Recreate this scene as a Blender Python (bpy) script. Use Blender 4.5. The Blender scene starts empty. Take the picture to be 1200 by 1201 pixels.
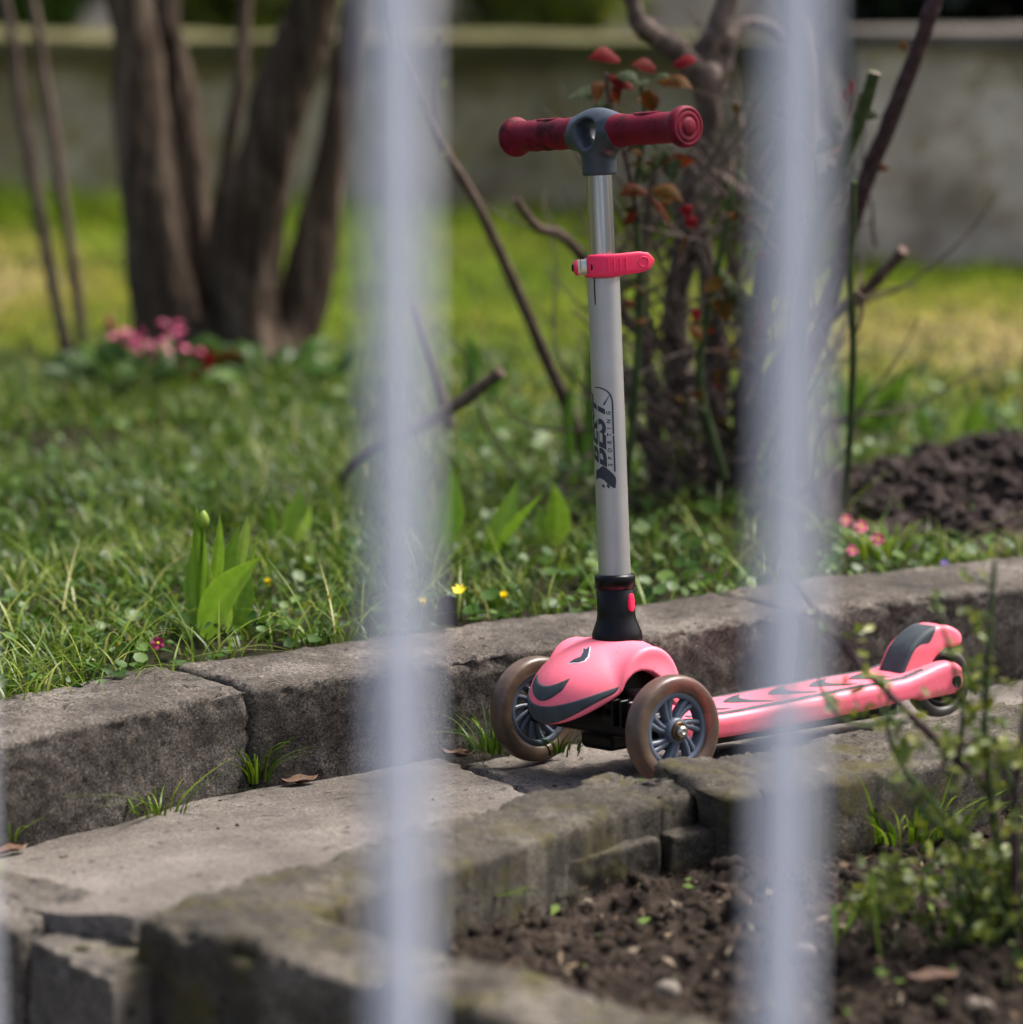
import bpy, math, random
import numpy as np
from mathutils import Vector, Matrix

# ------------------------------------------------------------------ camera, sky, sun, exposure
scene = bpy.context.scene
cam_data = bpy.data.cameras.new('camera')
cam = bpy.data.objects.new('camera', cam_data)
scene.collection.objects.link(cam)
cam.location = (0, 0, .99)
cam.rotation_euler = (math.radians(90 - 11.1), 0, 0)
cam_data.sensor_fit = 'HORIZONTAL'
cam_data.sensor_width = 36
cam_data.lens = 120
cam_data.clip_start = .05
cam_data.clip_end = 1000
cam_data.dof.use_dof = True
cam_data.dof.focus_distance = 3.65
cam_data.dof.aperture_fstop = 2.8
scene.camera = cam

SUN_EL, SUN_AZ = math.radians(58), math.radians(62)      # azimuth clockwise from +Y (right, behind the scooter)
world = bpy.data.worlds.new('World')
scene.world = world
world.use_nodes = True
wn = world.node_tree
sky = wn.nodes.new('ShaderNodeTexSky')
sky.sky_type = 'NISHITA'
sky.sun_disc = False
sky.sun_elevation = SUN_EL
sky.sun_rotation = SUN_AZ
sky.air_density = .75
sky.dust_density = 7.0
sky.ozone_density = .6
wn.nodes['Background'].inputs['Strength'].default_value = .102
wn.links.new(sky.outputs[0], wn.nodes['Background'].inputs['Color'])
sun_data = bpy.data.lights.new('sun', 'SUN')
sun_data.energy = 2.3
sun_data.angle = math.radians(22)
sun_data.color = (1, .98, .96)
sun = bpy.data.objects.new('sun', sun_data)
scene.collection.objects.link(sun)
sd = Vector((math.sin(SUN_AZ) * math.cos(SUN_EL), math.cos(SUN_AZ) * math.cos(SUN_EL), math.sin(SUN_EL)))
sun.rotation_euler = sd.to_track_quat('Z', 'Y').to_euler()
scene.view_settings.view_transform = 'Standard'
scene.view_settings.look = 'None'
scene.view_settings.gamma = 1
scene.view_settings.exposure = 1.42
scene.view_settings.use_curve_mapping = False

# ------------------------------------------------------------------ helpers
random.seed(4)
rng = np.random.default_rng(11)
COL = scene.collection
A = np.array
PI = math.pi


def vnoise(P, seed=0):
    """value noise, P (N,3) -> (N,) in -1..1"""
    P = np.asarray(P, float)
    I = np.floor(P).astype(np.int64)
    Fr = P - I
    Fr = Fr * Fr * (3 - 2 * Fr)
    out = np.zeros(len(P))
    for dx in (0, 1):
        for dy in (0, 1):
            for dz in (0, 1):
                h = ((I[:, 0] + dx) * 374761393 + (I[:, 1] + dy) * 668265263 + (I[:, 2] + dz) * 2147483647 + seed * 1274126177) & 0xFFFFFFFF
                h = ((h ^ (h >> 13)) * 1274126177) & 0xFFFFFFFF
                h = h ^ (h >> 16)
                v = (h & 0xFFFF) / 32767.5 - 1
                w = (Fr[:, 0] if dx else 1 - Fr[:, 0]) * (Fr[:, 1] if dy else 1 - Fr[:, 1]) * (Fr[:, 2] if dz else 1 - Fr[:, 2])
                out += v * w
    return out


def fbm(P, seed=0, oct=4, gain=.5):
    P = np.asarray(P, float)
    o = np.zeros(len(P))
    a = 1.
    for k in range(oct):
        o += a * vnoise(P * 2 ** k + 17.3 * k, seed + k)
        a *= gain
    return o


def mesh_object(name, V, Fs, mat=None, parent=None, smooth=True, attr=None):
    me = bpy.data.meshes.new(name)
    V = np.asarray(V, np.float32)
    if isinstance(Fs, np.ndarray):
        n, k = Fs.shape
        me.vertices.add(len(V))
        me.vertices.foreach_set('co', V.ravel())
        me.loops.add(n * k)
        me.loops.foreach_set('vertex_index', Fs.astype(np.int32).ravel())
        me.polygons.add(n)
        me.polygons.foreach_set('loop_start', np.arange(0, n * k, k, dtype=np.int32))
        me.update(calc_edges=True)
    else:
        me.from_pydata([tuple(map(float, v)) for v in V], [], [tuple(int(i) for i in f) for f in Fs])
        me.update()
    if smooth and len(me.polygons):
        me.polygons.foreach_set('use_smooth', np.ones(len(me.polygons), bool))
    if attr is not None:
        at = me.attributes.new('tone', 'FLOAT', 'POINT')
        at.data.foreach_set('value', np.broadcast_to(np.asarray(attr, np.float32), (len(V),)).copy())
    if mat is not None:
        me.materials.append(mat)
    o = bpy.data.objects.new(name, me)
    COL.objects.link(o)
    if parent is not None:
        o.parent = parent
    return o


def empty(name, loc=(0, 0, 0), rot=(0, 0, 0)):
    o = bpy.data.objects.new(name, None)
    o.empty_display_size = .05
    o.location = loc
    o.rotation_euler = rot
    COL.objects.link(o)
    return o


def tag(o, label=None, cat=None, group=None, kind=None):
    if label: o['label'] = label
    if cat: o['category'] = cat
    if group: o['group'] = group
    if kind: o['kind'] = kind
    return o


class MB:
    """collects pieces of one mesh"""
    def __init__(self): self.v = []; self.f = []; self.a = []
    def add(self, V, Fs, tone=.5):
        b = len(self.v)
        self.v += [tuple(p) for p in V]
        self.f += [tuple(int(i) + b for i in f) for f in Fs]
        self.a += [tone] * len(V)
        return self
    def build(self, name, mat, parent=None, smooth=True):
        return mesh_object(name, A(self.v), self.f, mat, parent, smooth, self.a)


def catmull(pts, n):
    P = A(pts, float)
    if len(P) == 2:
        t = np.linspace(0, 1, n)[:, None]
        return P[0] * (1 - t) + P[1] * t
    Q = np.vstack([2 * P[0] - P[1], P, 2 * P[-1] - P[-2]])
    out = []
    for t in np.linspace(0, len(P) - 1 - 1e-9, n):
        i = int(t); u = t - i
        p0, p1, p2, p3 = Q[i:i + 4]
        out.append(.5 * (2 * p1 + (p2 - p0) * u + (2 * p0 - 5 * p1 + 4 * p2 - p3) * u * u + (3 * p1 - p0 - 3 * p2 + p3) * u ** 3))
    return A(out)


def sweep(pts, ra, rb=None, up=(0, 0, 1), seg=10, power=2.):
    """closed tube along pts, superellipse section: ra across, rb along 'up'"""
    P = A(pts, float); n = len(P)
    ra = np.broadcast_to(A(ra, float), (n,)); rb = ra if rb is None else np.broadcast_to(A(rb, float), (n,))
    T = np.gradient(P, axis=0); T /= np.linalg.norm(T, axis=1)[:, None] + 1e-12
    U = A(up, float)[None, :] - (T @ A(up, float))[:, None] * T
    bad = np.linalg.norm(U, axis=1) < 1e-3
    U[bad] = A((1, 0, .01))
    U /= np.linalg.norm(U, axis=1)[:, None]
    S = np.cross(T, U)
    th = np.linspace(0, 2 * PI, seg, endpoint=False)
    c = np.sign(np.cos(th)) * np.abs(np.cos(th)) ** (2 / power); s = np.sign(np.sin(th)) * np.abs(np.sin(th)) ** (2 / power)
    V = P[:, None, :] + S[:, None, :] * (ra[:, None] * c)[:, :, None] + U[:, None, :] * (rb[:, None] * s)[:, :, None]
    V = V.reshape(-1, 3)
    Fs = []
    for i in range(n - 1):
        for j in range(seg):
            k = (j + 1) % seg
            Fs.append((i * seg + j, i * seg + k, (i + 1) * seg + k, (i + 1) * seg + j))
    V = np.vstack([V, V[:seg], V[(n - 1) * seg:n * seg]])        # caps keep their own corners
    Fs.append(tuple(n * seg + j for j in range(seg - 1, -1, -1)))
    Fs.append(tuple((n + 1) * seg + j for j in range(seg)))
    return V, Fs


def limb(pts, r0, r1, n=24, seg=10, rough=.12, seed=0, fr=14., zs=1.):
    """tapered woody limb with knobbly surface"""
    P = catmull(pts, n)
    V, Fs = sweep(P, np.linspace(r0, r1, n), seg=seg)
    C = np.repeat(P, seg, axis=0)
    C = np.vstack([C, C[:seg], C[(n - 1) * seg:n * seg]])
    d = V - C
    k = 1 + rough * fbm(V * A((fr, fr, fr * zs)) + seed * 9.1, seed, 4, .6)[:, None]
    return C + d * k, Fs


def lathe(profile, origin, axis, seg=40, cap=True):
    """profile of (distance along axis, radius)"""
    a = A(axis, float); a /= np.linalg.norm(a)
    h = A((1., 0, 0)) if abs(a[0]) < .8 else A((0., 1, 0))
    u = np.cross(a, h); u /= np.linalg.norm(u); w = np.cross(a, u)
    th = np.linspace(0, 2 * PI, seg, endpoint=False)
    V = []
    for s, r in profile:
        V += [A(origin) + a * s + (u * math.cos(t) + w * math.sin(t)) * r for t in th]
    n = len(profile); Fs = []
    for i in range(n - 1):
        for j in range(seg):
            k = (j + 1) % seg
            Fs.append((i * seg + j, i * seg + k, (i + 1) * seg + k, (i + 1) * seg + j))
    if cap:
        V = V + V[:seg] + V[(n - 1) * seg:n * seg]
        Fs.append(tuple(n * seg + j for j in range(seg - 1, -1, -1)))
        Fs.append(tuple((n + 1) * seg + j for j in range(seg)))
    return V, Fs


def box(cx, cy, cz, sx, sy, sz):
    V = [(cx + i * sx / 2, cy + j * sy / 2, cz + k * sz / 2) for i in (-1, 1) for j in (-1, 1) for k in (-1, 1)]
    return V, [(0, 1, 3, 2), (4, 6, 7, 5), (0, 4, 5, 1), (2, 3, 7, 6), (0, 2, 6, 4), (1, 5, 7, 3)]


def surface_net(fn, lo, hi, h):
    """smooth mesh of the zero level of fn (negative inside)"""
    lo = A(lo, float); n = np.ceil((A(hi) - lo) / h).astype(int) + 1
    ax = [lo[i] + h * np.arange(n[i]) for i in range(3)]
    X, Y, Z = np.meshgrid(*ax, indexing='ij')
    D = fn(X, Y, Z)
    ins = D < 0
    c = {}
    for i in (0, 1):
        for j in (0, 1):
            for k in (0, 1):
                c[i, j, k] = D[i:n[0] - 1 + i, j:n[1] - 1 + j, k:n[2] - 1 + k]
    acc = np.zeros(c[0, 0, 0].shape + (3,)); cnt = np.zeros(c[0, 0, 0].shape)
    keys = list(c)
    for a in keys:
        for d in range(3):
            if a[d] == 0:
                b = list(a); b[d] = 1; b = tuple(b)
                m = (c[a] < 0) != (c[b] < 0)
                den = np.where(m, c[a] - c[b], 1)
                t = np.where(m, c[a] / den, 0)
                for q in range(3):
                    acc[..., q] += np.where(m, a[q] + (t if q == d else 0), 0)
                cnt += m
    mask = cnt > 0
    idx = -np.ones(mask.shape, int); idx[mask] = np.arange(mask.sum())
    I = np.argwhere(mask)
    V = lo + h * (I + acc[mask] / cnt[mask][:, None])
    Q = []
    for d in range(3):
        e, g = [(1, 2), (2, 0), (0, 1)][d]
        a = [slice(None)] * 3; b = [slice(None)] * 3
        a[d] = slice(0, -1); b[d] = slice(1, None)
        cr = ins[tuple(a)] != ins[tuple(b)]
        s = ins[tuple(a)]
        L = np.argwhere(cr)
        sg = s[cr]
        ok = (L[:, e] >= 1) & (L[:, g] >= 1) & (L[:, e] < n[e] - 1) & (L[:, g] < n[g] - 1)
        L = L[ok]; sg = sg[ok]
        def cell(de, dg):
            K = L.copy(); K[:, e] -= de; K[:, g] -= dg
            return idx[K[:, 0], K[:, 1], K[:, 2]]
        q = np.column_stack([cell(1, 1), cell(0, 1), cell(0, 0), cell(1, 0)])
        q[~sg] = q[~sg][:, ::-1]
        Q.append(q)
    return V, np.vstack(Q)


def smin(a, b, k):
    h = np.clip(.5 + .5 * (b - a) / k, 0, 1)
    return b * (1 - h) + a * h - k * h * (1 - h)


def smax(a, b, k): return -smin(-a, -b, k)


# ------------------------------------------------------------------ materials
def new_mat(name):
    m = bpy.data.materials.new(name); m.use_nodes = True
    return m, m.node_tree, m.node_tree.nodes['Principled BSDF']


def nnode(t, typ, **kw):
    n = t.nodes.new(typ)
    for k, v in kw.items():
        if k in n.inputs: n.inputs[k].default_value = v
        else: setattr(n, k, v)
    return n


def ramp(t, fac, stops, interp='LINEAR'):
    r = t.nodes.new('ShaderNodeValToRGB')
    r.color_ramp.interpolation = interp
    e = r.color_ramp.elements
    while len(e) > 1: e.remove(e[0])
    for i, (p, c) in enumerate(stops):
        x = e[0] if i == 0 else e.new(p)
        x.position = p; x.color = (*c, 1) if len(c) == 3 else c
    t.links.new(fac, r.inputs[0])
    return r.outputs[0]


def noise_tex(t, scale, detail=6, rough=.6, coord='Object', stretch=None, dist=0):
    tc = t.nodes.new('ShaderNodeTexCoord')
    src = tc.outputs[coord]
    if stretch:
        mp = t.nodes.new('ShaderNodeMapping'); mp.inputs['Scale'].default_value = stretch
        t.links.new(src, mp.inputs[0]); src = mp.outputs[0]
    n = nnode(t, 'ShaderNodeTexNoise', Scale=scale, Detail=detail, Roughness=rough, Distortion=dist)
    t.links.new(src, n.inputs['Vector'])
    return n.outputs['Fac']


def mix(t, fac, a, b, mode='MIX'):
    m = t.nodes.new('ShaderNodeMix'); m.data_type = 'RGBA'; m.blend_type = mode
    for s, v in ((m.inputs[0], fac), (m.inputs[6], a), (m.inputs[7], b)):
        if hasattr(v, 'is_output'): t.links.new(v, s)
        elif isinstance(v, tuple): s.default_value = (*v, 1) if len(v) == 3 else v
        else: s.default_value = v
    return m.outputs[2]


def bump(t, bs, hgt, strength, dist=.002):
    b = nnode(t, 'ShaderNodeBump', Strength=strength, Distance=dist)
    t.links.new(hgt, b.inputs['Height'])
    prev = bs.inputs['Normal'].links
    if prev: t.links.new(prev[0].from_socket, b.inputs['Normal'])
    t.links.new(b.outputs[0], bs.inputs['Normal'])


def plain(name, col, rough=.5, metal=0, spec=.5, vary=.15, vscale=40, bmp=0, bscale=300, coat=0):
    m, t, b = new_mat(name)
    d = tuple(c * (1 - vary) for c in col); u = tuple(min(1, c * (1 + vary)) for c in col)
    t.links.new(ramp(t, noise_tex(t, vscale), [(.3, d), (.7, u)]), b.inputs['Base Color'])
    b.inputs['Roughness'].default_value = rough
    b.inputs['Metallic'].default_value = metal
    b.inputs['Specular IOR Level'].default_value = spec
    b.inputs['Coat Weight'].default_value = coat
    if bmp: bump(t, b, noise_tex(t, bscale, 4), bmp, .001)
    return m


def concrete(name, dark, midc, light, moss=None, moss_at=.6, grain=.5, scale=9., pos=(.30, .5, .72)):
    m, t, b = new_mat(name)
    base = ramp(t, noise_tex(t, scale, 8, .65), [(pos[0], dark), (pos[1], midc), (pos[2], light)])
    # sand grains and aggregate: every grain its own tone
    tc = t.nodes.new('ShaderNodeTexCoord')
    def grains(sc):
        v = nnode(t, 'ShaderNodeTexVoronoi', Scale=sc); t.links.new(tc.outputs['Object'], v.inputs['Vector'])
        bw = t.nodes.new('ShaderNodeSeparateColor'); t.links.new(v.outputs['Color'], bw.inputs[0])
        return bw.outputs[0]
    g1, g2 = grains(620.), grains(300.)
    base = mix(t, grain, base, ramp(t, g1, [(0, (.10, .095, .09)), (.35, (.42, .42, .42)), (.75, (.52, .52, .52)), (1, (.92, .88, .82))]), 'OVERLAY')
    base = mix(t, grain * .7, base, ramp(t, g2, [(0, (.14, .13, .12)), (.15, (.46, .46, .46)), (.88, (.5, .5, .5)), (1, (.95, .9, .82))]), 'OVERLAY')
    g = g1
    pit = ramp(t, noise_tex(t, 70, 3, .5), [(.30, (1, 1, 1)), (.36, (0, 0, 0))])
    base = mix(t, pit, base, tuple(x * .5 for x in dark))
    if moss:
        k = ramp(t, noise_tex(t, 16, 8, .7), [(moss_at - .08, (0, 0, 0)), (moss_at + .08, (1, 1, 1))])
        base = mix(t, k, base, moss)
    t.links.new(base, b.inputs['Base Color'])
    b.inputs['Roughness'].default_value = .92
    b.inputs['Specular IOR Level'].default_value = .25
    bump(t, b, noise_tex(t, 60, 8, .7), .5, .004)
    bump(t, b, g, .5, .0012)
    return m


def leafy(name, stops, rough=.45, trans=.25, spec=.4, vein=False):
    """leaf material: per-leaf tone attribute picks the colour"""
    m, t, b = new_mat(name)
    at = nnode(t, 'ShaderNodeAttribute'); at.attribute_name = 'tone'
    c = ramp(t, at.outputs['Fac'], stops)
    n = noise_tex(t, 120, 4)
    c = mix(t, .35, c, ramp(t, n, [(.3, (.3, .3, .3)), (.7, (.7, .7, .7))]), 'OVERLAY')
    t.links.new(c, b.inputs['Base Color'])
    b.inputs['Roughness'].default_value = rough
    b.inputs['Specular IOR Level'].default_value = spec
    if trans:
        tr = t.nodes.new('ShaderNodeBsdfTranslucent'); t.links.new(c, tr.inputs[0])
        ms = t.nodes.new('ShaderNodeMixShader'); ms.inputs[0].default_value = trans
        t.links.new(b.outputs[0], ms.inputs[1]); t.links.new(tr.outputs[0], ms.inputs[2])
        t.links.new(ms.outputs[0], t.nodes['Material Output'].inputs['Surface'])
    return m


def bark(name, a, b_, c, sx=30, sz=5, bmp=.8):
    m, t, b = new_mat(name)
    n = noise_tex(t, 1, 8, .65, stretch=(sx, sx, sz), dist=.6)
    t.links.new(ramp(t, n, [(.3, a), (.5, b_), (.72, c)]), b.inputs['Base Color'])
    b.inputs['Roughness'].default_value = .9
    b.inputs['Specular IOR Level'].default_value = .2
    bump(t, b, n, bmp, .008)
    return m


MAT = dict(
    kerb=concrete('weathered concrete', (.030, .026, .021), (.074, .064, .054), (.175, .158, .138), grain=.95),
    kerb_moss=concrete('mossy concrete', (.022, .0195, .015), (.058, .051, .040), (.155, .140, .118), (.054, .047, .013), .58, grain=.8),
    path=concrete('path concrete', (.074, .064, .055), (.130, .115, .100), (.20, .18, .16), grain=.6, scale=5.),
    step=concrete('step concrete', (.048, .042, .035), (.098, .087, .074), (.165, .150, .131), (.065, .058, .020), .64, grain=.6),
    wall=concrete('old render', (.25, .205, .16), (.49, .415, .345), (.70, .61, .52), (.30, .22, .12), .58, grain=.3, scale=3.2, pos=(.40, .5, .62)),
    wall_low=concrete('stained render', (.17, .135, .085), (.36, .30, .20), (.52, .44, .31), (.26, .21, .07), .55, grain=.3, scale=3., pos=(.40, .5, .62)),
    coping=concrete('mossy coping', (.055, .048, .020), (.092, .082, .034), (.15, .132, .068), (.072, .070, .018), .5, grain=.3, scale=3.),
    pave=concrete('pavement', (.10, .095, .09), (.16, .15, .14), (.22, .21, .2), grain=.4),
    crevice=plain('dark earth crevice', (.018, .014, .011), .95, vary=.4),
)


def soil_mat(name, a, b_, c, sc=55.):
    m, t, b = new_mat(name)
    n = noise_tex(t, sc, 10, .7)
    t.links.new(ramp(t, n, [(.3, a), (.52, b_), (.75, c)]), b.inputs['Base Color'])
    b.inputs['Roughness'].default_value = .95
    b.inputs['Specular IOR Level'].default_value = .15
    bump(t, b, noise_tex(t, 140, 8, .75), .9, .006)
    return m


MAT['soil'] = soil_mat('garden soil', (.009, .0065, .005), (.036, .026, .019), (.125, .095, .072))
MAT['heap'] = soil_mat('dug soil', (.016, .012, .010), (.046, .034, .030), (.105, .082, .075), 22.)
MAT['lawn_earth'] = soil_mat('lawn earth', (.008, .007, .003), (.020, .019, .006), (.042, .042, .012), 26.)

# ------------------------------------------------------------------ the setting
def line_at(pts, x):
    P = A(pts); return np.interp(x, P[:, 0], P[:, 1])


# front edge of the far kerb (foot line), left to right
FAR = [(-1.30, 2.62), (-.85, 2.985), (-.513, 3.29), (-.396, 3.398), (-.336, 3.470), (-.285, 3.515), (-.155, 3.590), (-.079, 3.645),
       (.02, 3.705), (.163, 3.782), (.27, 3.848), (.364, 3.912), (.558, 4.005), (.95, 4.20), (1.6, 4.52)]
PATH_SLOPE = .105


def far_dist(X, Y):
    """distance from the far kerb towards the camera"""
    return (line_at(FAR, X) - Y) * .83


def path_z(X, Y): return -.0066 + PATH_SLOPE * np.clip(far_dist(X, Y), -.05, .8)


def ground_sheet(name, r, z, mat):
    V = [(-r, -r, z), (r, -r, z), (r, r, z), (-r, r, z)]
    return tag(mesh_object(name, V, [(0, 1, 2, 3)], mat, smooth=False), kind='structure')


ground_sheet('ground', 400, -.22, plain('distant ground', (.07, .075, .03), .95, vary=.4, vscale=.5))

# pavement on the camera's side of the fence
V = []
for j in range(41):
    for i in range(61):
        V.append((-3 + i * .1, -1.0 + j * .1, -.20))
V = A(V); V[:, 2] += .004 * fbm(V * 6, 3)
Fq = A([(j * 61 + i, j * 61 + i + 1, (j + 1) * 61 + i + 1, (j + 1) * 61 + i) for j in range(40) for i in range(60)])
tag(mesh_object('pavement', V, Fq, MAT['pave']), kind='structure')


def strip_sheet(name, u0, u1, nu, nv, fx, mat, parent=None):
    """sheet whose point at (u, v) is fx(u, v); vectorised"""
    U, Vv = np.meshgrid(np.linspace(u0, u1, nu), np.linspace(0, 1, nv), indexing='xy')
    P = fx(U.ravel(), Vv.ravel())
    Fq = A([(j * nu + i, j * nu + i + 1, (j + 1) * nu + i + 1, (j + 1) * nu + i) for j in range(nv - 1) for i in range(nu - 1)])
    return mesh_object(name, P, Fq, mat, parent)


path = tag(empty('path', (0, 0, 0)), kind='structure')


# path: two slabs with an uneven joint where the front wheels stand
PN1 = [(-.66, 3.160), (-.47, 3.025), (-.40, 2.950), (-.335, 2.915), (-.28, 2.935), (-.147, 3.065), (-.069, 3.160), (.06, 3.305)]
PN2 = [(.066, 3.312), (.141, 3.345), (.266, 3.406), (.463, 3.536), (.566, 3.615), (.9, 3.85), (1.5, 4.25)]


def slab(u0, u1, near, lift, rough_amp, seed, mat):
    N2 = A(near)
    def fx(U, Vv):
        k = (U - u0) / (u1 - u0)
        xn = N2[0, 0] + (N2[-1, 0] - N2[0, 0]) * k
        yn = np.interp(xn, N2[:, 0], N2[:, 1])
        X = U * (1 - Vv) + xn * Vv; Y = (line_at(FAR, U) - .010) * (1 - Vv) + yn * Vv
        X = X + .007 * vnoise(np.column_stack([Vv * 14, k * 0, k * 0]), seed) * (np.abs(k - .5) > .485)
        P = np.column_stack([X, Y, path_z(X, Y) + lift])
        Q = P.copy(); Q[:, 2] = 0
        P[:, 2] += rough_amp * (fbm(Q * 16, seed, 5, .55)) + rough_amp * .25 * fbm(Q * 120, seed + 9, 3)
        edge = np.minimum(np.minimum(k, 1 - k) * (u1 - u0), Vv * .3)
        P[:, 2] -= .010 * np.clip(1 - edge / .006, 0, 1) ** 2
        P[:, 2] -= .030 * (edge <= 1e-6) + .060 * (Vv >= 1 - 1e-9)
        return P
    return strip_sheet('path_slab', u0, u1, int((u1 - u0) / .005), 80, fx, mat, path)


slab(-.66, -.072, PN1, .007, .0022, 5, MAT['path'])
slab(-.064, 1.45, PN2, -.002, .0045, 6, MAT['path'])
# bedding earth under the joints
strip_sheet('bedding', -.66, 1.45, 120, 16, lambda U, Vv: (lambda X, Y: np.column_stack([X, Y, path_z(X, Y) - .022]))(U + Vv * .08, (line_at(FAR, U) + .04) * (1 - Vv) + np.interp(U + Vv * .08, [p[0] for p in PN1 + PN2], [p[1] for p in PN1 + PN2]) * Vv), MAT['crevice'], path)


def stone(name, front, width, ztop, zbot, mat, parent, seed, amp=.0022, rad=.011, jag0=.0, jag1=.0, chip=.006, step=.0045, back_sign=1, tilt=0., end_rot=(0, 0)):
    """kerb stone swept along its front edge; jag: raggedness of its ends; end_rot: skew of the ends along the width"""
    F2 = A(front, float)
    seglen = np.r_[0, np.cumsum(np.linalg.norm(np.diff(F2, axis=0), axis=1))]
    L = seglen[-1]; ns = max(6, int(L / step))
    s = np.linspace(0, L, ns)
    P = np.column_stack([np.interp(s, seglen, F2[:, 0]), np.interp(s, seglen, F2[:, 1])])
    ker = np.ones(9) / 9
    Pp = np.vstack([np.repeat(P[:1], 4, 0), P, np.repeat(P[-1:], 4, 0)])
    if ns > 20 and len(F2) > 2:
        P[4:-4] = np.column_stack([np.convolve(Pp[:, q], ker, 'valid') for q in (0, 1)])[4:-4]
    T = np.gradient(P, axis=0); T /= np.linalg.norm(T, axis=1)[:, None]
    N = np.column_stack([-T[:, 1], T[:, 0]]) * back_sign
    # section (d from front, z), with its outward normal
    sec = []
    for z in np.arange(zbot, ztop - rad, step): sec.append((0, z, -1, 0))
    for a in np.linspace(0, PI / 2, 5): sec.append((rad - rad * math.cos(a), ztop - rad + rad * math.sin(a), -math.cos(a), math.sin(a)))
    for d in np.arange(rad + step, width - rad, step): sec.append((d, ztop, 0, 1))
    for a in np.linspace(PI / 2, 0, 4): sec.append((width - rad + rad * math.cos(a), ztop - rad + rad * math.sin(a), math.cos(a), math.sin(a)))
    sec.append((width, zbot, 1, 0))
    S = A(sec); nr = len(S)
    d, z, nd, nz = S.T
    V = np.zeros((ns, nr, 3))
    V[:, :, :2] = P[:, None, :] + N[:, None, :] * d[None, :, None]
    V[:, :, 2] = z[None, :] + tilt * d[None, :]
    # ends: skew and ragged break, slightly rounded
    for e, (jag, sgn, rot) in enumerate(((jag0, 1, end_rot[0]), (jag1, -1, end_rot[1]))):
        q = np.column_stack([d + seed * 3.3, z, 0 * d + e * 7])
        sh = jag * (.75 * fbm(q * 24, 77, 2) + .45 * fbm(q * 130, 78, 3, .6)) + rot * d
        dist = s if sgn == 1 else L - s
        w = np.clip(1 - dist / .09, 0, 1) ** 1.5
        V[:, :, :2] += T[:, None, :] * (w[:, None] * sh[None, :])[:, :, None]
        rr = np.clip(1 - dist / .008, 0, 1) ** 2 * .005
        V[:, :, :2] -= N[:, None, :] * (rr[:, None] * nd[None, :])[:, :, None]
        V[:, :, 2] -= rr[:, None] * nz[None, :]
    Q = V.reshape(-1, 3)
    nrm = (N[:, None, :] * nd[None, :, None]).reshape(-1, 2)
    nzz = np.tile(nz, ns)
    disp = amp * 1.6 * fbm(Q * 13, seed, 3) + amp * .8 * fbm(Q * 90, seed + 5, 3, .6)
    edge = np.clip(1 - np.hypot(np.tile(d, ns), ztop - np.tile(z, ns)) / .022, 0, 1)
    ch = np.clip(fbm(Q * 34, seed + 21, 4, .6) - .05, 0, 1)
    disp -= chip * 2.2 * edge * ch
    Q[:, :2] += nrm * disp[:, None]; Q[:, 2] += nzz * disp
    Fq = []
    for i in range(ns - 1):
        for j in range(nr - 1):
            Fq.append((i * nr + j, (i + 1) * nr + j, (i + 1) * nr + j + 1, i * nr + j + 1))
    Fs = Fq if back_sign == 1 else [f[::-1] for f in Fq]
    Fs = Fs + [tuple(range(nr))[::back_sign], tuple((ns - 1) * nr + j for j in range(nr))[::-back_sign]]
    return mesh_object(name, Q, Fs, mat, parent)


def cut(pts, x0, x1, n=None):
    P = A(pts); xs = [x0] + [p[0] for p in pts if x0 < p[0] < x1] + [x1]
    return [(x, float(np.interp(x, P[:, 0], P[:, 1]))) for x in xs]


kerb = tag(empty('kerb', (-.285, 3.515, 0)), 'long weathered concrete kerb behind the scooter, cracked near its left end', 'kerb')
kerb_stones = []


def at_kerb(o, root):
    o.location = -A(root.location); return o


at_kerb(stone('kerb_stone', cut(FAR, -1.25, -.2812), .150, .110, -.215, MAT['kerb'], kerb, 3, jag1=.007, end_rot=(0, -.20), rad=.007, amp=.0017), kerb)
at_kerb(stone('kerb_stone', cut(FAR, -.2742, .335), .145, .107, -.06, MAT['kerb'], kerb, 8, jag0=.007, jag1=.003, end_rot=(-.20, -.1), amp=.0020, chip=.008, rad=.008), kerb)
at_kerb(stone('kerb_stone', cut(FAR, .339, 1.45), .150, .107, -.06, MAT['kerb'], kerb, 14, jag0=.003, end_rot=(-.1, 0), amp=.0020, chip=.008, rad=.008), kerb)

# near kerb: path-side edge, left to right
NEAR = [(-.328, 2.893), (-.242, 3.004), (-.147, 3.099), (-.069, 3.194), (.010, 3.285), (.094, 3.366), (.141, 3.372), (.266, 3.436), (.362, 3.494), (.463, 3.566), (.566, 3.645), (.9, 3.88), (1.5, 4.28)]
near_kerb = tag(empty('kerb', (.1, 3.3, 0)), 'broken mossy kerb in front of the scooter, between the path and the soil bed', 'kerb')
at_kerb(stone('kerb_stone', cut(NEAR, -.328, .112), .120, .062, -.10, MAT['kerb_moss'], near_kerb, 31, back_sign=-1, jag1=.012, amp=.0028, chip=.010, rad=.010, end_rot=(0, .25)), near_kerb)
at_kerb(stone('kerb_stone', cut(NEAR, .138, .62), .150, .069, -.10, MAT['kerb_moss'], near_kerb, 37, back_sign=-1, jag0=.010, jag1=.004, amp=.0028, chip=.011, rad=.009, end_rot=(.25, 0)), near_kerb)
at_kerb(stone('kerb_stone', cut(NEAR, .63, 1.4), .150, .068, -.10, MAT['kerb_moss'], near_kerb, 39, back_sign=-1, jag0=.006, amp=.003, chip=.011, rad=.010), near_kerb)
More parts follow.
